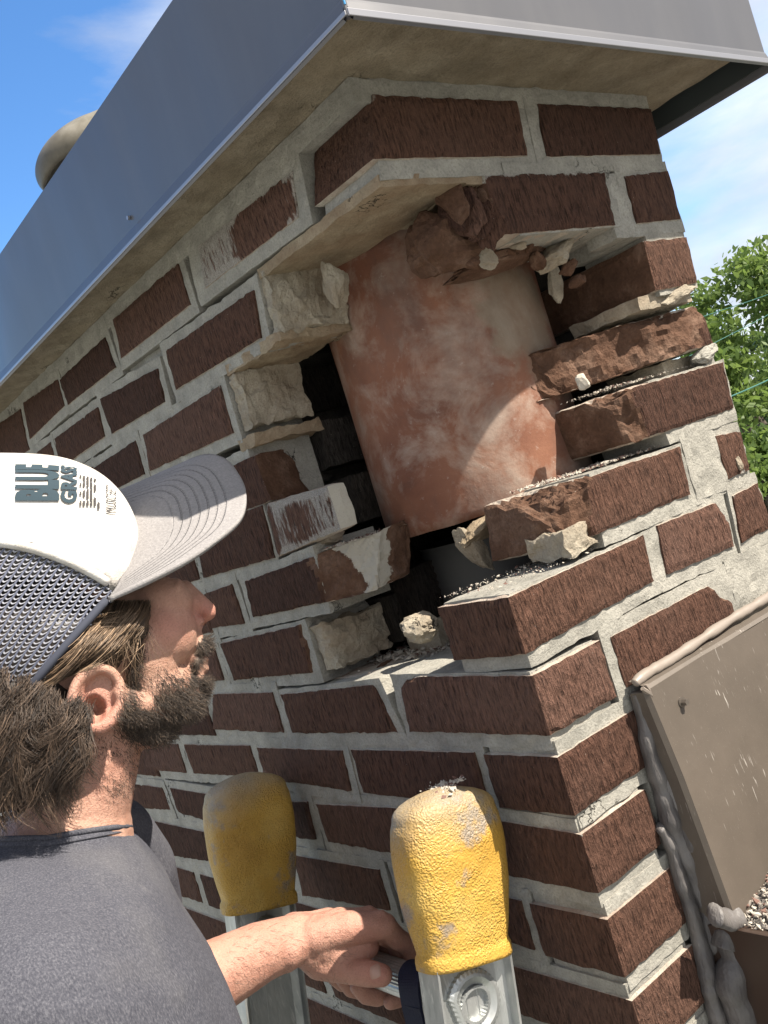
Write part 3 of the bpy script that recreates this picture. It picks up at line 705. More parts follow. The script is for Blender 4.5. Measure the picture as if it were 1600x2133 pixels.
# ---- sealant beads
slm = mat('grey_sealant', (.10, .092, .088), .48, 0, .4); g = G(slm)
g.col(g.ramp(g.noise(g.obj(), 30, 4, .5), [(.35, (.075, .068, .066)), (.7, (.16, .148, .14))])); g.bump(g.noise(g.obj((1, 1, .25)), 130, 4, .6), .003, .9)
SL = empty('sealant_bead', (.12, -.01, -.62), 'thick lumpy grey sealant run down between bricks and flashing', 'sealant')
def smoothpath(pts, n=8):
    P = [Vector(p) for p in pts]; out = []
    for i in range(len(P) - 1):
        p0 = P[max(i - 1, 0)]; p1 = P[i]; p2 = P[i + 1]; p3 = P[min(i + 2, len(P) - 1)]
        for k in range(n):
            t = k / n; out.append(.5 * ((2 * p1) + (p2 - p0) * t + (2 * p0 - 5 * p1 + 4 * p2 - p3) * t * t + (3 * p1 - p0 - 3 * p2 + p3) * t ** 3))
    out.append(P[-1]); return out
def bead(name, pix, y, r0, amp, seed, parent, nseg=14, flat=.7, freq=60):
    pts = [on(1, yy, u, v) for (u, v), yy in zip(pix, (y if hasattr(y, '__len__') else [y] * len(pix)))]
    pts = smoothpath(pts, 12); rad = []
    for i, p in enumerate(pts):
        r = (r0[0] + (r0[1] - r0[0]) * i / len(pts)) * (1 + amp * noise.noise(Vector((p.x * freq, p.z * freq, seed))) + .5 * amp * noise.noise(Vector((p.x * freq * 2.7, p.z * freq * 2.7, seed + 4))))
        rad.append((r, r * flat))
    rad[0] = (rad[0][0] * .4, rad[0][1] * .4); rad[-1] = (rad[-1][0] * .4, rad[-1][1] * .4)
    v, f = tube(pts, rad, nseg); return mk(name, v, f, slm, parent, smooth=True)
bead('bead', [(1326, 1440), (1342, 1500), (1352, 1560), (1378, 1640), (1400, 1715), (1436, 1800), (1466, 1880), (1486, 1950), (1510, 2050), (1528, 2140), (1550, 2230)], -.004, (.0085, .0190), .30, 1, SL, 16, .75, 34)
bead('bead', [(1338, 1455), (1360, 1530), (1392, 1640), (1430, 1730), (1462, 1800), (1492, 1870), (1512, 1925), (1508, 1975)], [-.006, -.007, -.008, -.012, -.015, -.019, -.022, -.02], (.0060, .0150), .30, 5, SL, 16, .75, 38)
bead('bead', [(1372, 1720), (1398, 1760), (1416, 1830), (1440, 1900), (1462, 1980), (1478, 2060), (1500, 2140)], -.001, (.008, .015), .35, 8, SL, 14, .6, 40)
bead('bead', [(1488, 1905), (1515, 1915), (1538, 1908)], -.036, (.010, .009), .25, 12, SL)
bead('bead', [(1505, 1935), (1528, 1990), (1522, 2050), (1545, 2110), (1540, 2170)], [-.018, -.022, -.018, -.016, -.012], (.014, .019), .28, 15, SL, 16, .8, 30)
TS = empty('sealant_strip', (.25, -.012, -.517), 'pale brown sealant strip along the top edge of the metal flashing', 'sealant')
slm2 = mat('brown_sealant', (.22, .185, .155), .45, 0, .4); g = G(slm2); g.bump(g.noise(g.obj((.4, 1, 1)), 90, 3, .5), .001, .8)
o = bead('strip', [(1322, 1424), (1345, 1404), (1400, 1372), (1460, 1332), (1520, 1292), (1570, 1262), (1605, 1240), (1660, 1205)], -.010, (.0048, .0045), .3, 21, TS, 12, .8, 45); o.data.materials[0] = slm2
v, f = tube([on(1, -.018, *q) for q in ((1338, 1434), (1352, 1446), (1346, 1426))], [.002, .004, .002], 6); mk('drip', v, f, slm2, TS)
# ---- the roof at the foot of the flashing
shm = mat('shingle', (.10, .095, .088), .95); g = G(shm)
vv = g.obj(rnd=False); g.col(g.ramp(g.noise(vv, 420, 3, .7), [(.3, (.045, .042, .04)), (.55, (.13, .12, .11)), (.75, (.28, .24, .21))])); g.bump(g.noise(vv, 420, 3, .7), .0015, 1)
rx = float(lp[4][0]) - .002; rz = float(lp[4][2]) + .002; sl_ = .24
RF = empty('roof', (1.5, -.5, rz), None); RF['kind'] = 'structure'
def rpt(x, y, dz=0): return (x, y, rz + (x - rx) * sl_ + dz)
XR = .98
V = [rpt(rx, -1.6), rpt(XR, -1.6), rpt(XR, 1.9), rpt(.42, 1.9), rpt(.42, -.0035), rpt(rx, -.0035)]
V += [(a, b, c - .012) for a, b, c in V]
F = [(0, 1, 2, 3, 4, 5), (11, 10, 9, 8, 7, 6)] + [(i, (i + 6), ((i + 1) % 6) + 6, (i + 1) % 6) for i in range(6)]
mk('shingles', V, F, shm, RF)
fdm = mat('brown_rake_trim', (.05, .032, .024), .38, .2, .5)
box('rake_trim', (rx - .004, -1.6, rz - .26), (rx + .006, -.006, rz + .0015), fdm, RF, .001)
box('gable_wall', (rx + .05, -1.6, -6.2), (1.8, 1.8, rz - .25), mat('siding', (.35, .32, .27)), RF)
box('lower_stack', (.002, .002, -6.2), (.395, 1.48, -1.13), M_mort, CH)
# rubble on the shingles: crushed brick and mortar crumbs
def crumbs(name, n, posfn, smin, smax, mats, parent=None, flat=.6, seed=1, kind='stuff'):
    rr = random.Random(seed); V = []; F = []; MI = []
    for i in range(n):
        p, nrm = posfn(rr); s = smin + (smax - smin) * rr.random() ** 3.2
        ax = [Vector((rr.gauss(0, 1), rr.gauss(0, 1), rr.gauss(0, 1))).normalized()]; b = ax[0].orthogonal().normalized(); c = ax[0].cross(b)
        o = len(V); el = rr.uniform(.8, 2.0); base = Vector(p)
        for d in ((1, 0, 0), (-1, 0, 0), (0, 1, 0), (0, -1, 0), (0, 0, 1), (0, 0, -1)):
            k = rr.uniform(.6, 1.1); q = ax[0] * d[0] * el * k + b * d[1] * k + c * d[2] * flat * k
            V.append(tuple(base + Vector((q.x * s, q.y * s, q.z * s * .7))))
        F += [(o, o + 2, o + 4), (o + 2, o + 1, o + 4), (o + 1, o + 3, o + 4), (o + 3, o, o + 4), (o + 2, o, o + 5), (o + 1, o + 2, o + 5), (o + 3, o + 1, o + 5), (o, o + 3, o + 5)]
        MI += [rr.choice(range(len(mats)))] * 8
    o = mk(name, V, F, mats, parent, MI, attrs={'smear': [0.] * len(V)}); o['kind'] = kind; return o
M_crumb = mat('crumb_white', (.42, .38, .32), .95); M_crumb2 = mat('crumb_brick', (.17, .10, .08), .95); M_crumb3 = mat('crumb_grey', (.26, .23, .20), .95)
CM = [M_crumb, M_crumb, M_crumb, M_crumb2, M_crumb3]
crumbs('rubble', 5200, lambda r: (rpt(rx + .002 + abs(r.gauss(0, .14)), r.uniform(-.20, -.03), 0.001 + r.random() * .003), None), .0008, .0040, [M_crumb, M_crumb2, M_crumb, M_crumb3], None, .7, 3)
tag(bpy.data.objects['rubble'], 'pale crushed mortar and brick rubble lying on the roof shingles', 'rubble')

# ================================================================== LOOSE FRAGMENTS ON AND IN THE CHIMNEY
def frag(u, v, ax, val, size, matl, seed, label, rot=(0, 0, 0), cat='fragment', grp='loose fragments in the opening', up=0):
    p = on(ax, val, u, v) + np.array([0, 0, up]); o = lump(cat.replace(' ', '_'), p, size, matl, None, seed, 3, .22, 1.6, rot); tag(o, label, cat, grp); return o
# bits that still cling to the chimney: its parts
def cl(name, u, v, ax, val, size, matl, seed, rot=(0, 0, 0), label=None, **k): return lump(name, on(ax, val, u, v), size, matl, CH, seed, k.get('n', 4), k.get('amp', .22), 1.6, rot, label=label)
cl('brick', 940, 510, 1, .060, (.050, .038, .034), M_clay, 31, (.1, .1, .3), 'rounded broken brick lodged against the flue top')
cl('brick', 1035, 538, 1, .062, (.088, .030, .013), M_clay, 32, (.05, -.12, .0), 'shattered brick slab under the hanging brick')
cl('mortar_lump', 1012, 540, 1, .03, (.012, .006, .012), M_mort2, 33); cl('mortar_lump', 1080, 512, 1, .025, (.009, .006, .005), M_mort2, 34)
cl('mortar_lump', 1160, 530, 1, .04, (.035, .022, .010), M_mort2, 35, (0, -.5, 0)); cl('mortar_lump', 1155, 590, 1, .07, (.010, .008, .020), M_mort2, 36, (0, .2, 0))
cl('mortar_lump', 1410, 612, 1, .006, (.030, .012, .008), M_mort2, 38, (0, -.2, 0))
cl('mortar_lump', 1470, 738, 1, .006, (.022, .012, .008), M_mort, 39, (0, -.2, 0)); cl('mortar_lump', 700, 590, 0, .055, (.014, .012, .026), M_mort2, 40)
slab('mortar_lump', (.088, .004, -.4020), (.125, .05, -.3800), M_mort2, (12, 12, 8), .005, seed=141)
slab('mortar_end', (.010, .285, -.462), (.086, .312, -.415), M_mort2, (22, 8, 14), .006, seed=142)

cl('mortar_lump', 650, 1000, 0, .10, (.03, .03, .012), M_sootm, 45); cl('mortar_lump', 600, 1010, 0, .09, (.02, .02, .02), M_mort2, 46)
cl('mortar_lump', 690, 1120, 0, .03, (.018, .012, .008), M_mort2, 47); cl('mortar_lump', 990, 1145, 1, .13, (.030, .014, .010), M_mort2, 48, (0, .9, 0)); cl('mortar_lump', 1010, 1095, 1, .12, (.035, .014, .010), M_under, 49, (0, -.3, 0))
cl('brick', 870, 1310, 0, .05, (.020, .022, .015), M_mort2, 50); cl('brick', 740, 1290, 0, .10, (.03, .05, .02), M_clay, 51, (.3, 0, .3))
cl('mortar_lump', 1540, 965, 1, -.001, (.004, .003, .008), M_mort2, 52)
for i_ in range(9):
    cl('brick_flake', 938 + i_ * 9.5, 408 + (i_ % 3) * 12 + i_ * 4, 1, .018 + .0030 * ((i_ * 5) % 4) - .0015 * i_, (.0032, .016, .026 - .001 * (i_ % 4)), M_face if i_ % 3 else M_clay, 80 + i_, (.12 * ((i_ * 7) % 5 - 2), .22 + .05 * ((i_ * 3) % 4 - 1.5), .25 + .1 * (i_ % 3)), n=3, amp=.35)
for i_, (u_, v_, sz_) in enumerate(((985, 545, .012), (1060, 528, .010), (1120, 545, .013), (1100, 515, .008), (1185, 560, .012), (1205, 585, .010), (1030, 512, .008))):
    cl('brick_crumb', u_, v_, 1, .035 + .004 * (i_ % 3), (sz_, sz_ * .6, sz_ * .6), M_clay, 100 + i_, (.3 * i_, .2, .4 * i_), n=3, amp=.3)
frag(1214, 795, 1, .03, (.0085, .006, .0085), M_crumb, 60, 'small white mortar chip caught beside the upper right of the flue')
frag(800, 1385, 2, -.474, (.017, .006, .003), M_clay, 61, 'thin dark brick splinter lying on the pale mortar ledge', (0, 0, .4))
frag(700, 975, 2, -.3, (.001, .001, .001), M_clay, 62, 'x') if False else None
def topdust(x0, x1, y0, y1, z, n, nm, lab, seed, big=.0022):
    o = crumbs(nm, n, lambda r: ((r.uniform(x0, x1), r.uniform(y0, y1), z + .001 + r.random() * .0015), None), .0004, big, CM, None, .5, seed); tag(o, lab, 'rubble')
topdust(.004, .19, .006, .088, zt(7) + .0015, 700, 'rubble', 'pale mortar crumbs scattered on top of the intact corner brick', 5, .0018)
topdust(.115, .28, .012, .085, zt(6) + .0015, 900, 'rubble', 'mortar crumbs and clay chips on the crumbled sunlit brick', 6, .0028)
topdust(.22, .38, .012, .08, zt(5) + .0018, 700, 'rubble', 'mortar crumbs on top of the cracked brick beside the flue', 7, .0022)
topdust(.06, .16, .12, .31, -.4725, 1500, 'rubble', 'brown brick flakes heaped at the back of the lower ledge', 8, .0042)
topdust(.01, .10, .10, .30, -.4740, 160, 'rubble', 'few scattered crumbs on the pale lower mortar ledge', 9, .0016)
topdust(.008, .08, .21, .31, -.3395, 500, 'rubble', 'dark brick rubble behind the whitened brick under the flue', 10, .004)

# ================================================================== LADDER
alm = mat('ladder_aluminium', (.42, .44, .43), .42, .75, .5); g = G(alm)
c = g.ramp(g.noise(g.obj((1, 1, .3), rnd=False), 30, 6, .65), [(.3, (.30, .32, .32)), (.6, (.50, .51, .50)), (.8, (.62, .62, .60))])
c = g.mix(g.ramp(g.noise(g.obj((1, 1, .12), rnd=False), 260, 3, .6), [(.6, 0), (.72, .5)]), c, (.75, .75, .73)); g.col(c); g.rough(g.ramp(g.noise(g.obj(rnd=False), 22, 5, .6), [(.3, .3), (.7, .6)]))
g.bump(g.noise(g.obj((1, 1, .3), rnd=False), 200, 4, .6), .0004, .8)
alg = mat('greenish_aluminium', (.36, .45, .38), .5, .5, .5)
yel = mat('yellow_rubber', (.66, .38, .06), .5, 0, .45); g = G(yel)
vw = g.obj(); nn = g.noise(vw, 90, 2, .5, 0, 1); va = g.n('ShaderNodeVectorMath', operation='MULTIPLY_ADD'); g.L.new(nn, va.inputs[0]); va.inputs[1].default_value = (.006, .006, .006); g.L.new(vw, va.inputs[2])
wr = g.n('ShaderNodeTexVoronoi'); wr.feature = 'SMOOTH_F1'; wr.inputs['Scale'].default_value = 560; wr.inputs['Smoothness'].default_value = .6; g.L.new(va.outputs[0], wr.inputs['Vector'])
w2 = g.noise(g.obj((1, 1, .8)), 330, 3, .6, .9)
big = g.noise(g.obj(), 13, 4, .6); st = g.noise(g.obj(loc=(4, 2, 8)), 19, 5, .62); fine = g.noise(g.obj(), 500, 3, .6)
c = g.ramp(big, [(.3, (.42, .235, .04)), (.55, (.53, .32, .06)), (.8, (.58, .40, .12))])
c = g.mix(g.math('MULTIPLY', g.ramp(st, [(.57, 0), (.64, 1)]), .8), c, (.22, .20, .195)); c = g.mix(g.ramp(g.noise(g.obj(loc=(1, 7, 3)), 30, 5, .6), [(.70, 0), (.73, .9)]), c, (.03, .03, .03))
tcg = g.n('ShaderNodeTexCoord'); sx = g.n('ShaderNodeSeparateXYZ'); g.L.new(tcg.outputs['Generated'], sx.inputs[0])
ed = g.ramp(g.math('ADD', sx.outputs[2], g.math('MULTIPLY', g.math('SUBTRACT', st, .5), .5)), [(.72, 0), (1.0, .85)])
c = g.mix(ed, c, (.27, .235, .185)); c = g.mix(g.ramp(fine, [(.3, .35), (.55, 0)]), c, (.28, .17, .04))
g.col(c); h = g.math('MULTIPLY', g.math('ADD', wr.outputs[0], g.math('MULTIPLY', w2, .8)), g.ramp(g.noise(g.obj(loc=(2, 2, 2)), 35, 3, .5), [(.35, .35), (.6, 1)])); g.bump(h, .0015, .9)
LAD = empty('ladder', (-.08, .27, -.9), 'aluminium extension ladder with yellow rubber end covers leaning on the brick wall', 'ladder')
LEAN = .20
def lx(z, zr=-.69, x0=-.0785): return x0 + (z - zr) * LEAN
def rail(y, ztop, zbot, name, wdt=.039, m1=alm):
    """I-section rail, built along its lean"""
    th = .0012; fl = .0125; prof = []
    xs = wdt
    prof = [(-xs, -fl), (-xs + .0022, -fl), (-xs + .0022, -.003), (-xs + .011, -th), (-.006, -th), (-.006, -th - .0007), (-.004, -th - .0007), (-.004, -th), (.006, -th), (.006, -th - .0007), (.008, -th - .0007), (.008, -th), (xs - .011, -th), (xs - .0022, -.003), (xs - .0022, -fl), (xs, -fl),
            (xs, fl), (xs - .0022, fl), (xs - .0022, .003), (xs - .011, th), (-xs + .011, th), (-xs + .0022, .003), (-xs + .0022, fl), (-xs, fl)]
    V = []; F = []; n = 12; m = len(prof)
    for i in range(n + 1):
        z = ztop + (zbot - ztop) * i / n
        for a, b in prof: V.append((lx(z) + a, y + b, z + a * LEAN * -1))
    for i in range(n):
        for j in range(m): F.append((i * m + j, i * m + (j + 1) % m, (i + 1) * m + (j + 1) % m, (i + 1) * m + j))
    F.append(tuple(range(m))); F.append(tuple(range((n + 1) * m - 1, n * m - 1, -1)))
    o = mk(name, V, F, m1, LAD); fixn(o); return o
YR, YL = .092, .442
rail(YR, -.684, -2.6, 'rail'); rail(YL, -.694, -2.6, 'rail', .037)
box_l = None
def cover(y, ztop, zbot, s=1.0, seed=0, wprof=None):
    """rubber end cover: rounded rectangular section swelling towards the middle, domed top"""
    V = []; F = []; nr = 40; nzv = 46
    W = wprof or [(0, .0445), (.06, .0450), (.09, .0425), (.2, .0455), (.4, .0500), (.62, .0520), (.8, .0500), (.9, .0450), (.96, .0370), (.99, .0250), (1, .0)]
    T = [(0, .0205), (.06, .0205), (.09, .0190), (.2, .022), (.45, .0270), (.7, .0290), (.88, .0255), (.95, .021), (.99, .013), (1, .0)]
    ip = lambda A, t: float(np.interp(t, [a for a, b in A], [b for a, b in A]))
    ts = [i / nzv for i in range(nzv)] + [.985, .993, .998, 1.0]; ts = sorted(set(ts))
    for t in ts:
        z = zbot + (ztop - zbot) * t; a = ip(W, t) * s; b = ip(T, t) * s
        if t > .85:
            e = (t - .85) / .15; a = ip(W, .85) * s * (1 - .55 * e ** 2.2) * (math.sqrt(max(0, 1 - e ** 5))); b = ip(T, .85) * s * (1 - .35 * e ** 2) * (math.sqrt(max(0, 1 - e ** 4)))
        for k in range(nr):
            an = 2 * math.pi * k / nr; cx, sy = math.cos(an), math.sin(an); p_ = 3.2
            rr = 1 / ((abs(cx) ** p_ + abs(sy) ** p_) ** (1 / p_)); X = a * rr * cx; Y = b * rr * sy
            nn_ = .0012 * noise.noise(Vector((X * 40, Y * 40 + seed, z * 40)))
            V.append((lx(z) + X + nn_ + .0, y + Y + nn_, z - X * LEAN * 1.0 - .10 * (X) * (1 - t)))
    m = nr; n = len(ts) - 1
    for i in range(n):
        for k in range(m): F.append((i * m + k, i * m + (k + 1) % m, (i + 1) * m + (k + 1) % m, (i + 1) * m + k))
    F.append(tuple(range(m - 1, -1, -1)))
    o = mk('end_cover', V, F, yel, LAD, smooth=True); return o
cover(YR, -.553, -.690, .97, 3)['label'] = 'yellow rubber end cover topped with brick dust'
cover(YL, -.556, -.700, .97, 9)['label'] = 'scuffed yellow rubber end cover in shade'
# dust and flakes on top of the right cover
o = crumbs('rubble', 420, lambda r: ((lx(-.555) + r.gauss(0, .010), YR + r.gauss(0, .006), -.5558 + .003 * r.random() - .0), None), .0008, .0035, [M_crumb, M_crumb, M_crumb2], None, .5, 17); tag(o, 'white mortar crumbs heaped on the right yellow end cover', 'rubble')
# rung: serrated D tube through both rails
RX, RZ = lx(-.722) - .002, -.722
def rung(zc, name='rung'):
    V = []; F = []; prof = []; xc = lx(zc)
    n = 60
    for k in range(n):
        an = 2 * math.pi * k / n; r = .0155 + (.0006 if k % 2 else 0)
        x = r * math.cos(an); z = r * math.sin(an) * (1.0 if math.sin(an) < 0 else .82); prof.append((x, z))
    ys = [YR - .006, YR + .01, YR + .1, YL - .1, YL + .006]
    for y in ys:
        for x, z in prof: V.append((xc + x, y, zc + z))
    for i in range(len(ys) - 1):
        for k in range(n): F.append((i * n + k, i * n + (k + 1) % n, (i + 1) * n + (k + 1) % n, (i + 1) * n + k))
    n0 = len(V)
    for y in (YR - .006, YL + .006):
        for x, z in prof: V.append((xc + x * .84, y, zc + z * .84))
    for k in range(n):
        F.append((k, n0 + k, n0 + (k + 1) % n, (k + 1) % n)); F.append((n0 + k, n0 + n + k, n0 + n + (k + 1) % n, n0 + (k + 1) % n))
    o = mk(name, V, F, alm, LAD); fixn(o)
    # crimped ring where it passes the near rail
    V = []; F = []; nr = 72
    for k in range(nr):
        an = 2 * math.pi * k / nr; kk = 1 + (.035 if k % 2 else 0)
        for (r, yy) in ((.0268 * kk, -.0012), (.0264 * kk, -.0045), (.0238, -.0064), (.0214, -.0070), (.0150, -.004)):
            dx, dz_ = r * math.cos(an), r * math.sin(an); dx = max(dx, -.80 * r); V.append((xc + dx - dz_ * LEAN * .5, YR + yy, zc + dz_ * 1.0))
    for k in range(nr):
        for j in range(4): F.append((k * 5 + j, k * 5 + j + 1, ((k + 1) % nr) * 5 + j + 1, ((k + 1) % nr) * 5 + j))
    fixn(mk('crimp_ring', V, F, alm, LAD, smooth=False))
rung(RZ)
for i in range(1, 6): rung(RZ - .305 * i)
# ---- navy strap looped over the rung
stm = mat('navy_strap', (.012, .014, .032), .75, 0, .25); g = G(stm); g.bump(g.noise(g.obj((1, 1, .3)), 900, 2, .5), .0006, .8)
def ribbon(pts, w_, dirv, th=.0012):
    P = smoothpath(pts, 8); V = []; F = []
    for i, p in enumerate(P):
        t = (P[min(i + 1, len(P) - 1)] - P[max(i - 1, 0)]).normalized(); d = dirv[0] * (1 - i / len(P)) + dirv[1] * (i / len(P)); d = (d - t * d.dot(t)).normalized(); nrm = t.cross(d)
        for a, b in ((-1, -1), (1, -1), (1, 1), (-1, 1)): V.append(tuple(p + d * a * w_ / 2 + nrm * b * th))
    n = len(P)
    for i in range(n - 1):
        for k in range(4): F.append((i * 4 + k, i * 4 + (k + 1) % 4, (i + 1) * 4 + (k + 1) % 4, (i + 1) * 4 + k))
    F += [(3, 2, 1, 0), tuple(range(n * 4 - 4, n * 4))]
    return V, F
xc = lx(RZ); sy = YR + .056
a1 = [(xc - .035, sy - .006, RZ - .20), (xc - .030, sy - .004, RZ - .10), (xc - .024, sy, RZ - .035), (xc - .0195, sy + .003, RZ - .004), (xc - .012, sy + .006, RZ + .0135), (xc + .002, sy + .009, RZ + .0165), (xc + .016, sy + .011, RZ + .006), (xc + .020, sy + .012, RZ - .012), (xc + .012, sy + .012, RZ - .05), (xc - .004, sy + .008, RZ - .10), (xc - .012, sy + .004, RZ - .20)]
v, f = ribbon(a1, .027, (Vector((0, 1, 0)), Vector((0, 1, .1)))); v2, f2 = ribbon([(xc - .018, sy - .012, RZ - .21), (xc - .017, sy - .010, RZ - .12), (xc - .021, sy - .004, RZ - .05), (xc - .0205, sy + .0, RZ - .006)], .022, (Vector((.2, 1, 0)), Vector((0, 1, 0))))
v, f = merge([(v, f), (v2, f2)]); o = mk('strap', v, f, stm, None, smooth=False); fixn(o); tag(o, 'dark navy webbing strap looped over the top ladder rung', 'strap')
#TREES
# ================================================================== TREES AND CABLES BEYOND THE ROOF
def leafmat(name, a, b, c_):
    m = mat(name, a, .55, 0, .35); g = G(m)
    at = g.attr('shade'); g.col(g.ramp(at, [(0, a), (.5, b), (1, c_)]))
    g.b.inputs['Transmission Weight'].default_value = 0
    nt_ = m.node_tree; tl_ = nt_.nodes.new('ShaderNodeBsdfTranslucent'); ms = nt_.nodes.new('ShaderNodeMixShader'); ms.inputs[0].default_value = .45
    out = nt_.nodes['Material Output']; cr = g.ramp(at, [(0, tuple(x * 1.3 for x in b)), (1, tuple(x * 1.5 for x in c_))]); nt_.links.new(cr, tl_.inputs[0])
    nt_.links.new(g.b.outputs[0], ms.inputs[1]); nt_.links.new(tl_.outputs[0], ms.inputs[2]); nt_.links.new(ms.outputs[0], out.inputs[0]); return m
LM1 = leafmat('leaves', (.05, .085, .02), (.10, .16, .035), (.17, .23, .06)); LM2 = leafmat('leaves_deep', (.025, .05, .014), (.045, .085, .02), (.08, .12, .03))
bark = mat('bark', (.09, .075, .06), .95)
def tree(loc, h, rad, nleaf, lab, matl, seed, clumps=40, ls=.06, czs=(.35, 1.0), sparse=0.25):
    rr = random.Random(seed); T = empty('tree', loc, lab, 'tree', 'trees beyond the roof'); L = Vector(loc); tubes = []
    top = L + Vector((0, 0, h * .72)); trunk = smoothpath([L, L + Vector((.1, .1, h * .3)), L + Vector((-.1, .1, h * .5)), top], 5)
    tubes.append(tube(trunk, [h * .022 * (1 - .75 * i / len(trunk)) for i in range(len(trunk))], 8)); cs = []
    for i in range(clumps):
        a = rr.uniform(0, 2 * math.pi); t = rr.uniform(*czs); R = rad * math.sin(math.pi * (.18 + .74 * (t - czs[0]) / (czs[1] - czs[0]))) * math.sqrt(rr.uniform(.15, 1))
        c = L + Vector((R * math.cos(a), R * math.sin(a), h * t)); cs.append((c, rr.uniform(.10, .21) * rad + .12))
        if i % 2 == 0:
            s0 = L + Vector((0, 0, h * max(.22, t - .28))); md_ = (s0 + c) / 2 + Vector((rr.uniform(-.2, .2), rr.uniform(-.2, .2), rr.uniform(-.1, .3)))
            pp = smoothpath([s0, md_, c], 4); tubes.append(tube(pp, [h * .007 * (1 - .85 * k / len(pp)) + .004 for k in range(len(pp))], 5))
    v, f = merge(tubes); mk('trunk', v, f, bark, T, smooth=True)
    rs = np.random.RandomState(seed); n = nleaf; ci = rs.randint(0, len(cs), n); C_ = np.array([list(c[0]) for c in cs])[ci]; r_ = np.array([c[1] for c in cs])[ci]
    d = rs.normal(size=(n, 3)); d /= np.linalg.norm(d, axis=1)[:, None]; d *= (rs.uniform(0, 1, n) ** .45)[:, None]; pos = C_ + d * r_[:, None] * np.array([1.15, 1.15, .8])
    u = rs.normal(size=(n, 3)); u /= np.linalg.norm(u, axis=1)[:, None]; w_ = np.cross(u, rs.normal(size=(n, 3))); w_ /= np.linalg.norm(w_, axis=1)[:, None]
    s = ls * rs.uniform(.55, 1.15, n)[:, None]
    V = np.stack([pos - u * s, pos + w_ * s * .45 - u * s * .1, pos + u * s, pos - w_ * s * .45 - u * s * .1], 1).reshape(-1, 3)
    F = np.arange(n * 4).reshape(-1, 4)
    sh = np.clip(rs.uniform(0, 1, n) * .6 + .4 * rs.uniform(0, 1, len(cs))[ci], 0, 1)
    mk('crown', V, F.tolist(), matl, T, attrs={'shade': np.repeat(sh, 4)})
def far(u, v, dist):
    d = ray(u, v); d /= np.linalg.norm(d); return CAM + d * dist
for (u, v, dist, h, rad, nl, lab, mt, sd_, ls_) in ((1590, 760, 14, 7.55, 1.9, 17000, 'light green tree rising highest beside the chimney, sky showing through', LM1, 3, .075),
        (1580, 960, 11, 5.3, 1.7, 30000, 'dense low green tree under the cables at the right edge', LM1, 5, .06),
        (1830, 800, 20, 7.6, 2.6, 20000, 'dark tree farther back beyond the right edge', LM2, 8, .10),
        (1500, 960, 26, 4.6, 2.6, 24000, 'deep green tree low behind the corner of the chimney', LM2, 11, .10)):
    p = far(u, v, dist); tree((p[0], p[1], -6.2), h, rad, nl, lab, mt, sd_, ls=ls_)
for i, (u, v) in enumerate(((1700, 985), (1450, 985), (1640, 1000), (1900, 960), (1350, 1000))):
    p = far(u, v, 42 + 5 * i); tree((p[0], p[1], -6.2), 6.3 + (i % 3), 4.5, 12000, ['wide leafy tree in the distant row, nearest the right edge', 'distant leafy tree behind the chimney', 'distant tree low between the near crowns', 'far tree beyond the right edge of the view', 'farthest tree hidden behind the chimney'][i], LM2, 20 + i, 30, .17, (.12, 1.0))
cbm = mat('cable_sheath', (.08, .22, .19), .5)
for i, (p, q, dd, lab) in enumerate((((1440, 862), (1720, 735), (9, 9.5), 'lowest green overhead cable crossing the trees'), ((1440, 668), (1720, 570), (12, 12.5), 'upper green overhead cable crossing the tree top'), ((1430, 745), (1720, 590), (12, 13), 'middle green overhead cable crossing the trees'))):
    A = Vector(far(*p, dd[0])); B = Vector(far(*q, dd[1])); D = (B - A); pts = [A - D * 3, A - D * 1.5, A, A + D * .5 - Vector((0, 0, .01)), B, B + D * 3]
    v, f = tube(smoothpath(pts, 6), .006 if i == 0 else .004, 6); o = mk('overhead_cable', v, f, cbm); tag(o, lab, 'cable', 'overhead cables')
#PERSON
# ================================================================== THE MAN ON THE LADDER
DM = .76; ANC = (230, 1450)
nrm_ = ray(*ANC); nrm_ /= np.linalg.norm(nrm_); P0 = CAM + nrm_ * DM
def hp(u, v, dz=0.0):
    d = ray(u, v); t = ((P0 - CAM) @ nrm_) / (d @ nrm_); return CAM + d * t + nrm_ * dz
EU = (hp(330, 1450) - hp(230, 1450)) / 100; EV = (hp(230, 1550) - hp(230, 1450)) / 100; SU = np.linalg.norm(EU); SV = np.linalg.norm(EV); EU /= SU; EV /= SV
PX = (SU + SV) / 2
_ico = None
def beadmesh(beads):
    """union of ellipsoids (centre, axes matrix 3x3 scaled) as one raw mesh"""
    global _ico
    if _ico is None:
        bm = bmesh.new(); bmesh.ops.create_icosphere(bm, subdivisions=3, radius=1); bm.verts.ensure_lookup_table()
        _ico = (np.array([v.co[:] for v in bm.verts]), np.array([[v.index for v in f.verts] for f in bm.faces])); bm.free()
    V = []; F = []; n = 0
    for c, A in beads:
        V.append(_ico[0] @ A + np.array(c)); F.append(_ico[1] + n); n += len(_ico[0])
    return np.concatenate(V), np.concatenate(F)
def sculpt(name, beads, matl, voxel, parent, smooth=6, fac=.5):
    V, F = beadmesh(beads); o = mk(name, V, F.tolist(), matl, parent)
    m = o.modifiers.new('r', 'REMESH'); m.mode = 'VOXEL'; m.voxel_size = voxel
    m2 = o.modifiers.new('s', 'SMOOTH'); m2.iterations = smooth; m2.factor = fac
    dg = bpy.context.evaluated_depsgraph_get(); me = bpy.data.meshes.new_from_object(o.evaluated_get(dg)); o.modifiers.clear(); o.data = me
    me.name = name; me.polygons.foreach_set('use_smooth', [True] * len(me.polygons))
    if not me.materials: me.materials.append(matl)
    return o
LA = np.array([EU, EV, nrm_])
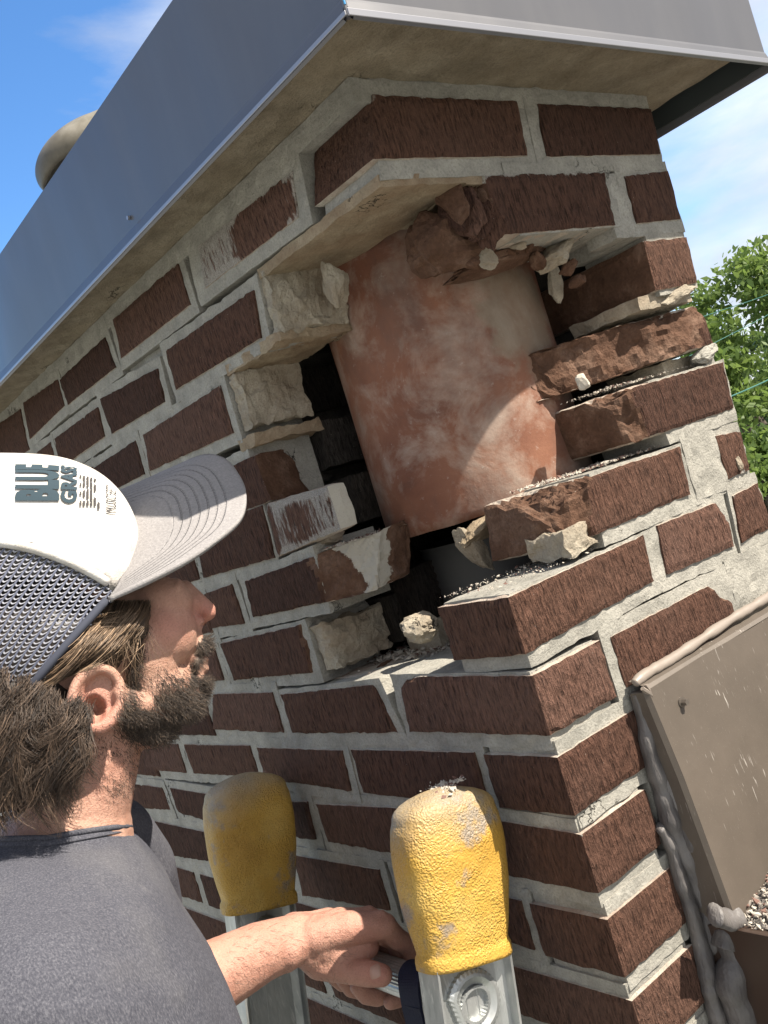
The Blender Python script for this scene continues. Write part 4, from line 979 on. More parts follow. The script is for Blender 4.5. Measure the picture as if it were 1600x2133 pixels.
def el(u, v, dz, ru, rv, rd, rot=0.0):
    c, s_ = math.cos(rot), math.sin(rot); a = EU * c + EV * s_; b = -EU * s_ + EV * c
    return (hp(u, v, dz), np.array([a * ru * PX, b * rv * PX, nrm_ * rd]))
def cap_(a, b, n=8):
    out = []
    for i in range(n + 1):
        t = i / n; out.append(el(*[a[k] * (1 - t) + b[k] * t for k in range(6)]))
    return out
def sph(p, r): return (np.array(p), np.eye(3) * r)
def chain(pts, rad, step=.3, sq=None):
    out = []
    P = [np.array(p, float) for p in pts]
    for i in range(len(P) - 1):
        L_ = np.linalg.norm(P[i + 1] - P[i]); n = max(1, int(L_ / (min(rad[i], rad[i + 1]) * step)))
        for k in range(n):
            t = k / n; out.append((P[i] * (1 - t) + P[i + 1] * t, np.eye(3) * (rad[i] * (1 - t) + rad[i + 1] * t)))
    out.append((P[-1], np.eye(3) * rad[-1])); return out
# ---- materials
skin = mat('skin', (.46, .27, .20), .5, 0, .35); g = G(skin)
red = g.attr('red'); brd = g.attr('beard'); n1 = g.noise(g.obj(rnd=False), 60, 5, .6); n2 = g.noise(g.obj(rnd=False), 700, 4, .65); n3 = g.noise(g.obj(rnd=False), 18, 4, .55)
c = g.ramp(n1, [(.3, (.38, .21, .15)), (.7, (.50, .305, .225))]); c = g.mix(g.math('MULTIPLY', red, .75), c, (.50, .17, .135)); c = g.mix(g.math('MULTIPLY', g.ramp(n3, [(.45, 0), (.75, 1)]), .3), c, (.40, .19, .14))
c = g.mix(g.ramp(n2, [(.34, .42), (.52, 0)]), c, (.27, .135, .10))
bs = g.math('ADD', g.math('SUBTRACT', brd, 1.0), g.math('MULTIPLY', g.noise(g.obj(rnd=False), 420, 4, .7), 1.1)); c = g.mix(g.math('MULTIPLY', g.ramp(bs, [(.35, 0), (.7, 1)]), .85), c, (.055, .036, .028))
g.col(c); g.b.inputs['Subsurface Weight'].default_value = .12; g.b.inputs['Subsurface Radius'].default_value = (.006, .0025, .0015); g.b.inputs['Subsurface Scale'].default_value = 1.0
g.rough(g.ramp(n1, [(.3, .42), (.7, .6)])); g.bump(g.math('ADD', n2, g.math('MULTIPLY', n1, 1.4)), .0012, .85)
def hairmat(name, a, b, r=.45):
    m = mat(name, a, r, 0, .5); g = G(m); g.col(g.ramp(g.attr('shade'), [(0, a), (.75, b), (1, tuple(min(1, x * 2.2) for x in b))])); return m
HM = hairmat('dark_brown_hair', (.022, .015, .011), (.105, .070, .048), .5); HM2 = hairmat('painted_sunlit_hair', (.05, .033, .022), (.20, .135, .085)); HM3 = hairmat('beard_hair', (.022, .016, .013), (.12, .085, .06), .55)  # second one is a lighter copy of the hair colour, sunlight painted in
MAN = empty('person', tuple(P0 + np.array([0, 0, -.45])), 'bearded man in white trucker cap and slate t-shirt gripping the ladder rung, looking up', 'person')
# ---- head, neck, arm and hand: one continuous skin
B = []
B += [el(110, 1370, 0, 190, 170, .076), el(285, 1365, 0, 108, 150, .058), el(332, 1318, -.026, 76, 84, .028), el(332, 1318, .026, 76, 84, .028), el(362, 1238, 0, 26, 34, .048), el(338, 1262, -.024, 62, 56, .027), el(338, 1262, .024, 62, 56, .027), el(372, 1275, 0, 38, 62, .030)]
B += cap_((386, 1224, 0, 17, 17, .0095), (429, 1270, 0, 22, 20, .0115), 8) + [el(431, 1276, 0, 20, 19, .012), el(404, 1298, -.0135, 21, 17, .0065, .3), el(404, 1298, .0135, 21, 17, .0065, .3), el(416, 1298, 0, 14, 10, .008), el(398, 1262, 0, 26, 36, .018), el(386, 1240, 0, 22, 30, .016)]
B += [el(382, 1330, 0, 42, 52, .032), el(409, 1345, 0, 23, 30, .026), el(422, 1374, 0, 13, 10, .020), el(423, 1393, 0, 13, 11, .018), el(408, 1415, 0, 20, 26, .024), el(404, 1380, 0, 22, 30, .026), el(386, 1442, 0, 38, 42, .028), el(300, 1430, 0, 118, 84, .052), el(300, 1515, 0, 66, 46, .038)]
B += cap_((380, 1462, -.014, 36, 36, .018), (244, 1468, -.050, 34, 36, .016), 10) + cap_((380, 1462, .014, 36, 36, .018), (244, 1468, .050, 34, 36, .016), 10)
B += cap_((196, 1480, 0, 112, 100, .052), (150, 1690, 0, 119, 90, .058), 10) + cap_((150, 1690, 0, 119, 90, .058), (118, 1830, 0, 165, 90, .070), 6) + [el(20, 1845, -.02, 150, 70, .055), el(252, 1745, .02, 24, 50, .02)]
# ear
B += [el(205, 1452, -.0700, 44, 54, .0050, .25)]
for k in range(30):
    a = 2 * math.pi * k / 30; uu = 205 + 45 * math.cos(a) * math.cos(.25) - 56 * math.sin(a) * math.sin(.25); vv = 1453 + 45 * math.cos(a) * math.sin(.25) + 56 * math.sin(a) * math.cos(.25)
    r_ = 10.5 + 5 * max(0, math.sin(a)); B.append(el(uu, vv, -.0795 - .004 * math.cos(a - 2.6), r_, r_, .0050))
for k in range(10):
    a = 2.0 + 2.4 * k / 9; B.append(el(203 + 30 * math.cos(a), 1448 + 38 * math.sin(a), -.0775, 8, 8, .004))
B += [el(246, 1444, -.073, 14, 20, .008), el(185, 1496, -.076, 26, 17, .0058), el(222, 1492, -.075, 18, 13, .005)]
# forearm
FW = np.array([-.145, .240, -.6635])
B += chain([(-.40, .255, -.735), (-.33, .250, -.695), (-.235, .240, -.652), (-.185, .239, -.655), FW], [.040, .041, .0305, .0255, .0215])
B += chain([(-.40, .30, -.735), (-.36, .36, -.66), (-.33, .40, -.56)], [.040, .045, .05])
for t in np.linspace(0, 1, 10): B.append((FW + np.array([-.02 + .02 * t, 0, 0]), np.diag([.016, .0275, .0195])))
# palm over the rung
KN = [np.array(p) for p in ((-.082, .193, -.6765), (-.079, .216, -.6775), (-.083, .239, -.682), (-.090, .2595, -.690))]
for i, K in enumerate(KN):
    W0 = FW + np.array([.008, (-.017, -.006, .006, .017)[i], .0])
    B += chain([W0, W0 * .5 + K * .5 + np.array([0, 0, .0035]), K], [.0165, .0150, .0115], .35)
for i, K in enumerate(KN): B += chain([FW * .75 + K * .25 + np.array([0, 0, .0150]), FW * .4 + K * .6 + np.array([0, 0, .0115]), K + (0, 0, .0095)], [.0050, .0046, .0055], .4)
B += chain([FW + (.01, -.015, -.008), (-.118, .215, -.690), (-.098, .208, -.690)], [.016, .0155, .012], .35); B += chain([(-.12, .25, -.684), (-.098, .25, -.692)], [.015, .012], .35)
# fingers curl round the rung
ax_, az_ = lx(RZ), RZ
def fing(K, y1, y2, tipa, r0):
    pts = [K]; R_ = .0155 + r0 * .92
    for a in np.linspace(62, tipa, 9):
        t = (62 - a) / (62 - tipa); rr_ = R_ + .006 * max(0, 1 - t * 2.2) ; pts.append((ax_ + rr_ * math.cos(math.radians(a)), y1 + (y2 - y1) * t, az_ + rr_ * math.sin(math.radians(a))))
    rd = [r0 * 1.18, r0 * 1.08, r0 * 1.02, r0 * 1.06, r0, r0 * .97, r0 * .96, r0 * .92, r0 * .88, r0 * .78]
    return chain(pts, rd, .3)
B += fing(KN[0], .197, .203, -112, .0090) + fing(KN[1], .2175, .2265, -168, .0094) + fing(KN[2], .2385, .2500, -172, .0090) + fing(KN[3], .2590, .2715, -160, .0080)
# thumb lies along the rung, on the camera side
TH = [FW + np.array([.004, -.010, -.012]), (-.1365, .229, -.6885), (-.1230, .2035, -.6985), (-.1135, .1900, -.7030), (-.1075, .1800, -.7060)]
B += chain(TH, [.0165, .0148, .0112, .0116, .0098], .3)
body = sculpt('body', B, skin, .0017, MAN, 4, .5)
# hollow of the ear and nostril
me = body.data; bw = np.array(parent_world(body)); co = np.zeros(len(me.vertices) * 3, np.float32); me.vertices.foreach_get('co', co); co = co.reshape(-1, 3).astype(float); Wc = co + bw
def pxof(P):
    d = P - CAM; q = d @ RM.T; return FPX * q[:, 0] / q[:, 2] + 800, FPX * q[:, 1] / q[:, 2] + 1066.5, (P - P0) @ nrm_
u_, v_, d_ = pxof(Wc); dg_ = np.maximum(0, 1 - ((u_ - 196) / 24) ** 2 - ((v_ - 1478) / 30) ** 2) * (d_ < -.055)
dn_ = np.maximum(0, 1 - ((u_ - 428) / 9) ** 2 - ((v_ - 1303) / 6) ** 2) * (d_ < -.001) * (d_ > -.03)
co += nrm_[None, :] * (.013 * np.sqrt(dg_) + .006 * np.sqrt(dn_))[:, None]; me.vertices.foreach_set('co', co.astype(np.float32).ravel()); me.update()
# per-vertex redness and stubble from where the skin is
me = body.data; co = np.zeros(len(me.vertices) * 3, np.float32); me.vertices.foreach_get('co', co); co = co.reshape(-1, 3) + np.array(parent_world(body))
def toloc(P):
    d = P - CAM; t = d @ RM.T; u = FPX * t[:, 0] / t[:, 2] + 800; v = FPX * t[:, 1] / t[:, 2] + 1066.5; return u, v, (P - P0) @ nrm_
U_, V_, D_ = toloc(co)
headm = (co[:, 0] < 9) & (V_ < 1800) & (U_ < 480)
def gs(u, v, r): return np.exp(-(((U_ - u) ** 2 + (V_ - v) ** 2) / r ** 2))
redv = .75 * gs(425, 1275, 34) + .55 * gs(350, 1310, 40) + .8 * np.where(D_ < -.070, gs(195, 1480, 48), 0) + .25 * gs(230, 1600, 90)
redv = np.where(headm, redv, .25 + .35 * gs(790, 2020, 40) + .2 * gs(760, 1940, 40))
def seg(u, v, pts, w0):
    best = np.full(len(u), 1e9)
    for (a, b) in zip(pts[:-1], pts[1:]):
        a = np.array(a, float); b = np.array(b, float); d = b - a; t = np.clip(((u - a[0]) * d[0] + (v - a[1]) * d[1]) / (d @ d), 0, 1)
        best = np.minimum(best, np.hypot(u - a[0] - t * d[0], v - a[1] - t * d[1]))
    return np.clip(1.25 - best / w0, 0, 1.2)
bl = [((288, 1310), (282, 1370), (276, 1430), (266, 1490)), ((270, 1500), (330, 1515), (390, 1500), (425, 1470), (430, 1420)), ((350, 1460), (400, 1440)), ((425, 1335), (412, 1365), (400, 1420))]
wv = [30, 46, 36, 18]
bev = np.max([seg(U_, V_, p, w_) for p, w_ in zip(bl, wv)], axis=0); bev = np.maximum(bev, .42 * np.clip(1 - np.hypot((U_ - 270) / 90, (V_ - 1590) / 60), 0, 1)); bev = np.where(headm & (D_ > -.2), bev, 0)
for nm, a in (('red', redv), ('beard', bev)):
    at = me.attributes.new(nm, 'FLOAT', 'POINT'); at.data.foreach_set('value', a.astype(np.float32))
# thumbnail
from mathutils.bvhtree import BVHTree
def bvh(o):
    off = Vector(parent_world(o)); return BVHTree.FromPolygons([v.co + off for v in o.data.vertices], [tuple(p.vertices) for p in o.data.polygons])
TB = bvh(body)
def cast(tree, u, v):
    d = Vector(ray(u, v)).normalized(); h = tree.ray_cast(Vector(CAM), d); return (h[0], h[1]) if h[0] is not None else (None, None)
nm_ = mat('nail', (.44, .27, .21), .35, 0, .4); V = []; F = []; nn_ = 9
cu, cv = 782, 2024
for i in range(nn_):
    for j in range(nn_):
        a = -1 + 2 * i / (nn_ - 1); b = -1 + 2 * j / (nn_ - 1); a2 = a * math.sqrt(1 - b * b / 2.6); b2 = b * math.sqrt(1 - a * a / 2.6)
        h, nr = cast(TB, cu + 13 * a2 + 2 * b2, cv + 17 * b2 - 5 * a2)
        if h is None: h = Vector(on(1, .18, cu, cv)); nr = Vector((-.5, -.5, .5))
        V.append(tuple(h + nr * (.0007 - .0012 * max(abs(a), abs(b)) ** 6)))
for i in range(nn_ - 1):
    for j in range(nn_ - 1): F.append((i * nn_ + j, i * nn_ + j + 1, (i + 1) * nn_ + j + 1, (i + 1) * nn_ + j))
mk('thumbnail', V, F, nm_, MAN, smooth=True)
# ---- strands
def strands(name, paths, r, matl, shade, parent=MAN):
    """many tapered three-sided hairs as one mesh; paths (n,k,3)"""
    Pp = np.array(paths, dtype=float); n, k, _ = Pp.shape
    T = np.gradient(Pp, axis=1); T /= np.linalg.norm(T, axis=2)[..., None] + 1e-9
    A = np.cross(T, np.array([.3, .5, .81])); A /= np.linalg.norm(A, axis=2)[..., None] + 1e-9; Bq = np.cross(T, A)
    rr_ = (np.array(r) if hasattr(r, '__len__') else np.full(n, r))[:, None] * np.linspace(1, .25, k)[None, :] ** .8
    rings = [Pp + (A * math.cos(a) + Bq * math.sin(a)) * rr_[..., None] for a in (0, 2.094, 4.189)]
    V = np.stack(rings, 2).reshape(-1, 3); base = (np.arange(n)[:, None] * k * 3 + np.arange(k - 1)[None, :] * 3).reshape(-1); F = []
    for c in range(3):
        d = (c + 1) % 3; F.append(np.stack([base + c, base + d, base + 3 + d, base + 3 + c], 1))
    F = np.concatenate(F); sh = np.repeat(np.array(shade), k * 3)
    o = mk(name, V, F.tolist(), matl, parent, smooth=True, attrs={'shade': sh}); return o
rg = np.random.RandomState(5)
# ---- cap
CAPM = mat('white_cotton', (.56, .545, .52), .9, 0, .15); g = G(CAPM); v_ = g.obj(rnd=False)
c = g.mix(g.math('MULTIPLY', g.ramp(g.noise(v_, 22, 6, .65), [(.44, 0), (.66, 1)]), .75), (.56, .545, .52), (.34, .305, .26)); g.col(c); g.bump(g.math('ADD', g.noise(v_, 900, 2, .5), g.math('MULTIPLY', g.noise(v_, 25, 3, .5), 3.0)), .0008, .6)
BRM = mat('grey_brim_felt', (.28, .27, .27), .95, 0, .1); g = G(BRM); v_ = g.obj(rnd=False); bt = g.attr('bt'); bs_ = g.attr('bs')
w_ = g.math('SINE', g.math('MULTIPLY', bt, 2 * math.pi)); gate = g.attr('gate'); dash = g.ramp(g.math('SINE', g.math('MULTIPLY', bs_, 2 * math.pi * 1)), [(.3, 0), (.6, 1)])
line = g.math('MULTIPLY', g.ramp(w_, [(.75, 0), (.98, 1)]), gate)
c = g.ramp(g.noise(v_, 500, 4, .7), [(.3, (.20, .19, .19)), (.7, (.30, .285, .28))]); c = g.mix(g.math('MULTIPLY', g.ramp(g.noise(v_, 20, 5, .6), [(.5, 0), (.75, 1)]), .35), c, (.18, .17, .165)); c = g.mix(g.math('MULTIPLY', line, g.math('MULTIPLY', dash, .45)), c, (.12, .115, .12)); g.col(c)
g.bump(g.math('SUBTRACT', g.math('MULTIPLY', g.noise(v_, 700, 3, .6), .35), g.math('MULTIPLY', line, .9)), .0016, .9)
NETM = mat('cap_netting', (.20, .21, .27), .8, 0, .2); g = G(NETM); mu = g.attr('mu'); mv = g.attr('mv')
rib = g.ramp(g.math('SINE', g.math('MULTIPLY', mu, 2 * math.pi)), [(.45, 0), (.75, 1)])
zz = g.math('ADD', mv, g.math('MULTIPLY', g.math('SINE', g.math('MULTIPLY', mu, 2 * math.pi)), .22)); wft = g.ramp(g.math('SINE', g.math('MULTIPLY', zz, 2 * math.pi)), [(.48, 0), (.62, 1)])
g.col(g.mix(rib, (.36, .365, .41), (.12, .13, .18))); sol = g.math('MAXIMUM', rib, wft)
nt_ = NETM.node_tree; tr_ = nt_.nodes.new('ShaderNodeBsdfTransparent'); ms = nt_.nodes.new('ShaderNodeMixShader'); nt_.links.new(sol, ms.inputs[0]); nt_.links.new(tr_.outputs[0], ms.inputs[1]); nt_.links.new(g.b.outputs[0], ms.inputs[2]); nt_.links.new(ms.outputs[0], nt_.nodes['Material Output'].inputs[0])
g.bump(g.math('ADD', rib, wft), .0012, .8)
CC = (20, 1250); CRu, CRv, CRd, CP = 282, 291, .088, 2.85
def seamv(u): return 1163 + .06 * u + .00115 * u * u
def crown_pt(th, ph, k=1.0):
    """superellipsoid: th round the view axis, ph towards the viewer"""
    ca, sa = math.cos(th), math.sin(th); cb, sb = math.cos(ph), math.sin(ph); e = 2 / CP; sg = lambda x: math.copysign(abs(x) ** e, x)
    return CC[0] + k * CRu * sg(ca) * abs(cb) ** e, CC[1] - k * CRv * sg(sa) * abs(cb) ** e, -k * CRd * sg(sb)
V = []; F = []; ID = {}; uvs = []; NT, NPh = 150, 80
for i in range(NT):
    for j in range(NPh + 1):
        th = 2 * math.pi * i / NT; ph = -math.pi / 2 + math.pi * j / NPh; u, v, dz = crown_pt(th, ph); uvs.append((u, v, dz)); V.append(hp(u, v, dz))
uvs = np.array(uvs)
Ff = []; Fm = []
def keep(u, v): return (u - 228) * .757 + (v - 1273) * .654 < 0
for i in range(NT):
    for j in range(NPh):
        q = (i * (NPh + 1) + j, i * (NPh + 1) + j + 1, ((i + 1) % NT) * (NPh + 1) + j + 1, ((i + 1) % NT) * (NPh + 1) + j); m_ = uvs[list(q)].mean(axis=0)
        if not keep(m_[0], m_[1]): continue
        (Ff if m_[1] < seamv(m_[0]) + (60 if m_[2] > .03 else 0) else Fm).append(q)
def sub(V, F):
    used = sorted({i for f in F for i in f}); mp_ = {a: b for b, a in enumerate(used)}; return [V[i] for i in used], [tuple(mp_[i] for i in f) for f in F], used
v, f, us = sub(V, Ff)
# gentle cloth unevenness
v = [p + nrm_ * -.0018 * noise.noise(Vector(p) * 28) for p in v]
CAPO = mk('cap', v, f, CAPM, MAN, smooth=True); CAPO['label'] = 'white and grey trucker cap printed with blue letters'; fixn(CAPO); md = CAPO.modifiers.new('s', 'SOLIDIFY'); md.thickness = .0012; md.offset = -1
v, f, us = sub(V, Fm); uu = uvs[us]; dd = np.degrees(np.arcsin(np.clip(-uu[:, 2] / CRd, -1, 1)))
along = (uu[:, 0] * .55 + uu[:, 1] * -.83); across = (uu[:, 0] * .83 + uu[:, 1] * .55)
net = mk('netting', v, f, NETM, CAPO, smooth=True, attrs={'mu': across / 12.5 + np.array([.30 * noise.noise(Vector((a * .02, b * .02, 3))) for a, b in uu[:, :2]]), 'mv': (uu[:, 1] * 1.0 + uu[:, 0] * .05) / 8.2 + np.array([.55 * noise.noise(Vector((a * .018, b * .018, 9))) for a, b in uu[:, :2]])}); fixn(net)
CB = bvh(CAPO); NB = bvh(net)
# sweat band edge and piping
def crown_s(u, v, off=.0):
    x = abs(u - CC[0]) / CRu; y = abs(v - CC[1]) / CRv; q_ = 1 - x ** CP - y ** CP
    if q_ <= .0: return None
    return hp(u, v, -CRd * q_ ** (1 / CP) - off)
def run(pts_uv, off, r, nm, matl):
    pts = [crown_s(u, v, off) for u, v in pts_uv]; pts = [p for p in pts if p is not None]
    v, f = tube(pts, r, 8); mk(nm, v, f, matl, CAPO, smooth=True)
run([(-120 + i * 8.2, seamv(-120 + i * 8.2) + 1.5) for i in range(43)], .0012, .0033, 'piping', CAPM)
bandm = mat('sweatband', (.05, .055, .075), .9)
run([(222 - i * 9, 1270 + i * 9 * .757 / .654) for i in range(36)], .0004, .0030, 'sweatband', bandm)
# brim
OUT = [(236, 1003, .052), (300, 972, .060), (372, 940, .060), (437, 921, .048), (477, 943, .026), (497, 990, .000), (503, 1045, -.030), (483, 1108, -.062), (430, 1160, -.084), (370, 1204, -.094), (300, 1241, -.094), (229, 1270, -.088)]
ROOT = [(206, 1016, .040), (224, 1036, .020), (242, 1060, .004), (258, 1088, -.012), (267, 1115, -.024), (270, 1148, -.038), (267, 1180, -.050), (261, 1208, -.059), (250, 1230, -.066), (242, 1248, -.072), (234, 1262, -.078), (229, 1272, -.083)]
oP = smoothpath([(a, b, c * 1000) for a, b, c in OUT], 7); rP = smoothpath([(a, b, c * 1000) for a, b, c in ROOT], 7); n = len(oP); mT = 36; V = []; bt_ = []; bs_v = []; gt = []
arc = 0
for i in range(n):
    if i: arc += (oP[i] - oP[i - 1]).length
    for j in range(mT + 1):
        t = j / mT; p = rP[i] * (1 - t) + oP[i] * t; s_ = i / (n - 1)
        dz = p.z / 1000 - .008 * math.sin(math.pi * t) * math.sin(math.pi * s_)
        V.append(hp(p.x, p.y, dz)); 
        dist = (oP[i] - rP[i]).length * (1 - t)                          # pixels in from the edge
        bt_.append(dist / 21.0 - .1); bs_v.append(arc / 9.0); gt.append(1.0 if (45 < dist < 175 and t > .06) else (0.0))
F = [(i * (mT + 1) + j, (i + 1) * (mT + 1) + j, (i + 1) * (mT + 1) + j + 1, i * (mT + 1) + j + 1) for i in range(n - 1) for j in range(mT)]
br = mk('brim', V, F, BRM, CAPO, smooth=True, attrs={'bt': bt_, 'bs': bs_v, 'gate': gt}); fixn(br); md = br.modifiers.new('s', 'SOLIDIFY'); md.thickness = .0035; md.offset = 0
# ---- lettering printed on the front of the cap
inkb = mat('blue_grey_ink', (.028, .048, .062), .85); inkg = mat('brown_grey_ink', (.055, .05, .05), .85)
def vsil(u):
    k = min(.999, abs(u - CC[0]) / CRu); return CC[1] - CRv * (1 - k ** CP) ** (1 / CP)
def onhat(x, y, u0, v0, R_=190):
    """x = px up along the text, y = px towards the crown top"""
    u = u0 - y; vs_ = vsil(u); k0 = max(-1, min(1, 1 - (v0 - vs_) / R_)); th = math.asin(k0) + x / R_
    if th > math.radians(84): th = math.radians(84)
    v = vs_ + R_ * (1 - math.sin(th)) + .5; h, nr = cast(CB, u, v)
    if h is None: return None
    return h + nr * (.0013 if nr.dot(Vector(ray(u, v))) < 0 else -.0013)
def flatpoly(name, V2, F2, inkm, u0, v0):
    P = [onhat(x, y, u0, v0) for x, y in V2]; F3 = [f for f in F2 if all(P[i] is not None for i in f)]
    used = sorted({i for f in F3 for i in f}); mp_ = {a: b for b, a in enumerate(used)}
    if F3: return mk(name, [P[i] for i in used], [tuple(mp_[i] for i in f) for f in F3], inkm, CAPO)
def letters(name, txt, u0, v0, w, h, inkm, bold=.0, shear=0, stripes=0):
    """each word measured w long (up the picture) and h tall (towards the crown top)"""
    fc = bpy.data.curves.new('t', 'FONT'); fc.body = txt; fc.offset = bold; fc.shear = shear; fc.resolution_u = 3; to = bpy.data.objects.new('t', fc); COL.objects.link(to)
    dg = bpy.context.evaluated_depsgraph_get(); me = bpy.data.meshes.new_from_object(to.evaluated_get(dg)); bpy.data.objects.remove(to)
    bm = bmesh.new(); bm.from_mesh(me); bmesh.ops.triangulate(bm, faces=bm.faces)
    xs = [v.co.x for v in bm.verts]; ys = [v.co.y for v in bm.verts]; x0, x1, y0, y1 = min(xs), max(xs), min(ys), max(ys)
    for v in bm.verts: v.co.x = (v.co.x - x0) / (x1 - x0) * w; v.co.y = (v.co.y - y0) / (y1 - y0) * h
    for _ in range(5):
        es = [e for e in bm.edges if e.calc_length() > 4.5]
        if es: bmesh.ops.subdivide_edges(bm, edges=es, cuts=1); bmesh.ops.triangulate(bm, faces=[f for f in bm.faces if len(f.verts) > 3])
    if stripes:
        for s_ in np.arange(0, h, stripes):
            for o_ in (0, stripes * .42): bmesh.ops.bisect_plane(bm, geom=bm.verts[:] + bm.edges[:] + bm.faces[:], plane_co=(0, s_ + o_, 0), plane_no=(0, 1, 0))
        dl = [f for f in bm.faces if (f.calc_center_median().y % stripes) < stripes * .42]; bmesh.ops.delete(bm, geom=dl, context='FACES')
    bm.verts.index_update(); V2 = [(v.co.x, v.co.y) for v in bm.verts]; F2 = [tuple(v.index for v in f.verts) for f in bm.faces]; bm.free()
    return flatpoly(name, V2, F2, inkm, u0, v0)
letters('lettering', 'BLUE', 124, 1044, 125, 92, inkb, .055)
letters('lettering', 'GRASS', 160, 1049, 140, 34, inkb, .045)
letters('lettering', 'JAM', 209, 1062, 110, 44, inkg, .06, 0, 7.5)
letters('lettering', 'MUSIC FEST', 240, 1070, 112, 21, inkg, .0, .25)
# ---- hair: a dark mass under the cap behind the ear, curls over it, strands with sunlight painted in above the ear
HB_ = [el(50, 1375, 0, 192, 176, .0805), el(104, 1352, 0, 178, 150, .0800), el(50, 1470, -.03, 140, 100, .056), el(78, 1560, -.035, 104, 95, .046), el(10, 1600, -.03, 118, 74, .048), el(130, 1480, -.052, 45, 55, .02), el(205, 1370, -.050, 65, 48, .024, -.7), el(270, 1320, -.044, 42, 50, .020)]
hb = sculpt('hair', HB_, HM, .004, MAN, 3); at = hb.data.attributes.new('shade', 'FLOAT', 'POINT'); at.data.foreach_set('value', np.zeros(len(hb.data.vertices), np.float32)); HBV = bvh(hb)
def surf(u, v, lift=.0):
    best = None
    for tr in (TB, HBV):
        h, nr = cast(tr, u, v)
        if h is not None and (best is None or (h - Vector(CAM)).length < (best - Vector(CAM)).length): best = h
    if best is None: best = Vector(hp(u, v, -.03))
    return np.array(best - Vector(nrm_.tolist()) * lift)
def strokes(n, gen, k=8):
    out = []; sh = []
    for _ in range(n):
        pts, s_ = gen(); out.append(pts); sh.append(s_)
    return out, sh
def sweep():        # above the ear, swept back and down
    u = 196 + 118 * rg.rand() ** .85; v = 1258 + rg.uniform(-8, 26) + max(0, 235 - u) * .8; t0 = max(0, (u - 208) / 117)
    L = rg.uniform(120, 250) * (1 - .35 * t0); pts = []; cu = rg.uniform(-.25, .5); lift = rg.uniform(.002, .016); jit = rg.uniform(-12, 12)
    for i in range(9):
        t = i / 8; ang = math.radians(108 + 38 * t + 25 * cu * t); uu_ = u - L * t * (.32 + .48 * t) + jit * t; vv_ = v + L * t * (1.0 - .30 * t)
        p = surf(uu_, vv_, lift * math.sin(math.pi * min(1, t * 1.1 + .1)) + .0008); pts.append(p)
    return pts, np.clip(rg.normal(.45, .28), 0, 1)
pth, sh = strokes(1500, sweep); strands('hair', pth, rg.uniform(.00022, .00048, len(pth)), HM2, sh)
def stray():
    u = rg.uniform(215, 312); v = rg.uniform(1262, 1330); L = rg.uniform(60, 150); a0 = rg.uniform(1.5, 2.9); cu = rg.uniform(-1.6, 1.6); c0 = surf(u, v, .003); pts = []; x = y = 0.
    for i in range(9):
        q_ = i / 8; pts.append(c0 + EU * x * PX + EV * y * PX - nrm_ * (.010 * math.sin(math.pi * q_) + .004)); x += math.cos(a0 + cu * q_) * L / 8; y += abs(math.sin(a0 + cu * q_)) * L / 8
    return pts, rg.uniform(.5, 1)
pth, sh = strokes(170, stray); strands('hair', pth, rg.uniform(.00014, .00026, len(pth)), HM2, sh)
def clump():
    """one lock of wavy hair: strands that share a path"""
    u = -70 + 255 * rg.rand() ** .75; v = rg.uniform(1385 + max(0, u) * .42, 1600 - max(0, u - 90) * .9); L = rg.uniform(90, 225) * (1 - max(0, v - 1520) / 300)
    lean = rg.uniform(-.55, .15); amp = rg.uniform(7, 20); fr = rg.uniform(.7, 1.7); ph0 = rg.uniform(0, 6.28); Lf = rg.uniform(.004, .015); c0 = surf(u, v, .001); out = []; sh = []; tone = rg.beta(1.3, 3.0); n = rg.randint(12, 26); hook = rg.uniform(-1.2, 1.2)
    for _ in range(n):
        du, dv = rg.normal(0, 6, 2); dl = rg.normal(0, .0014); am = amp * rg.uniform(.8, 1.2); pj = rg.normal(0, .25); pts = []; wild = rg.rand() < .10; Ls = L * rg.uniform(.75, 1.1)
        for i in range(13):
            q_ = i / 12; s_ = Ls * q_; wv_ = am * math.sin(ph0 + pj + fr * 6.28 * q_) * (.3 + .7 * q_) - am * math.sin(ph0 + pj) * .3
            x = du * (1 - .55 * q_) + lean * s_ + wv_ + hook * 16 * q_ ** 3 + (rg.normal(0, 1) + (14 * (q_ ** 2) * math.sin(pj * 20) if wild else 0)); y = dv * (1 - .4 * q_) + s_ * (1 - .25 * q_) + am * .35 * math.cos(ph0 + fr * 6.28 * q_)
            pts.append(c0 + EU * x * PX + EV * y * PX - nrm_ * (Lf * math.sin(math.pi * (.12 + .75 * q_)) + dl + (.004 * q_ if wild else 0)))
        out.append(pts); sh.append(float(np.clip(tone + rg.normal(0, .14) + (.4 if rg.rand() < .05 else 0), 0, 1)))
    return out, sh
pth = []; sh = []
for _ in range(290):
    a_, b_ = clump(); pth += a_; sh += b_
strands('hair', pth, rg.uniform(.00014, .00030, len(pth)), HM, sh)
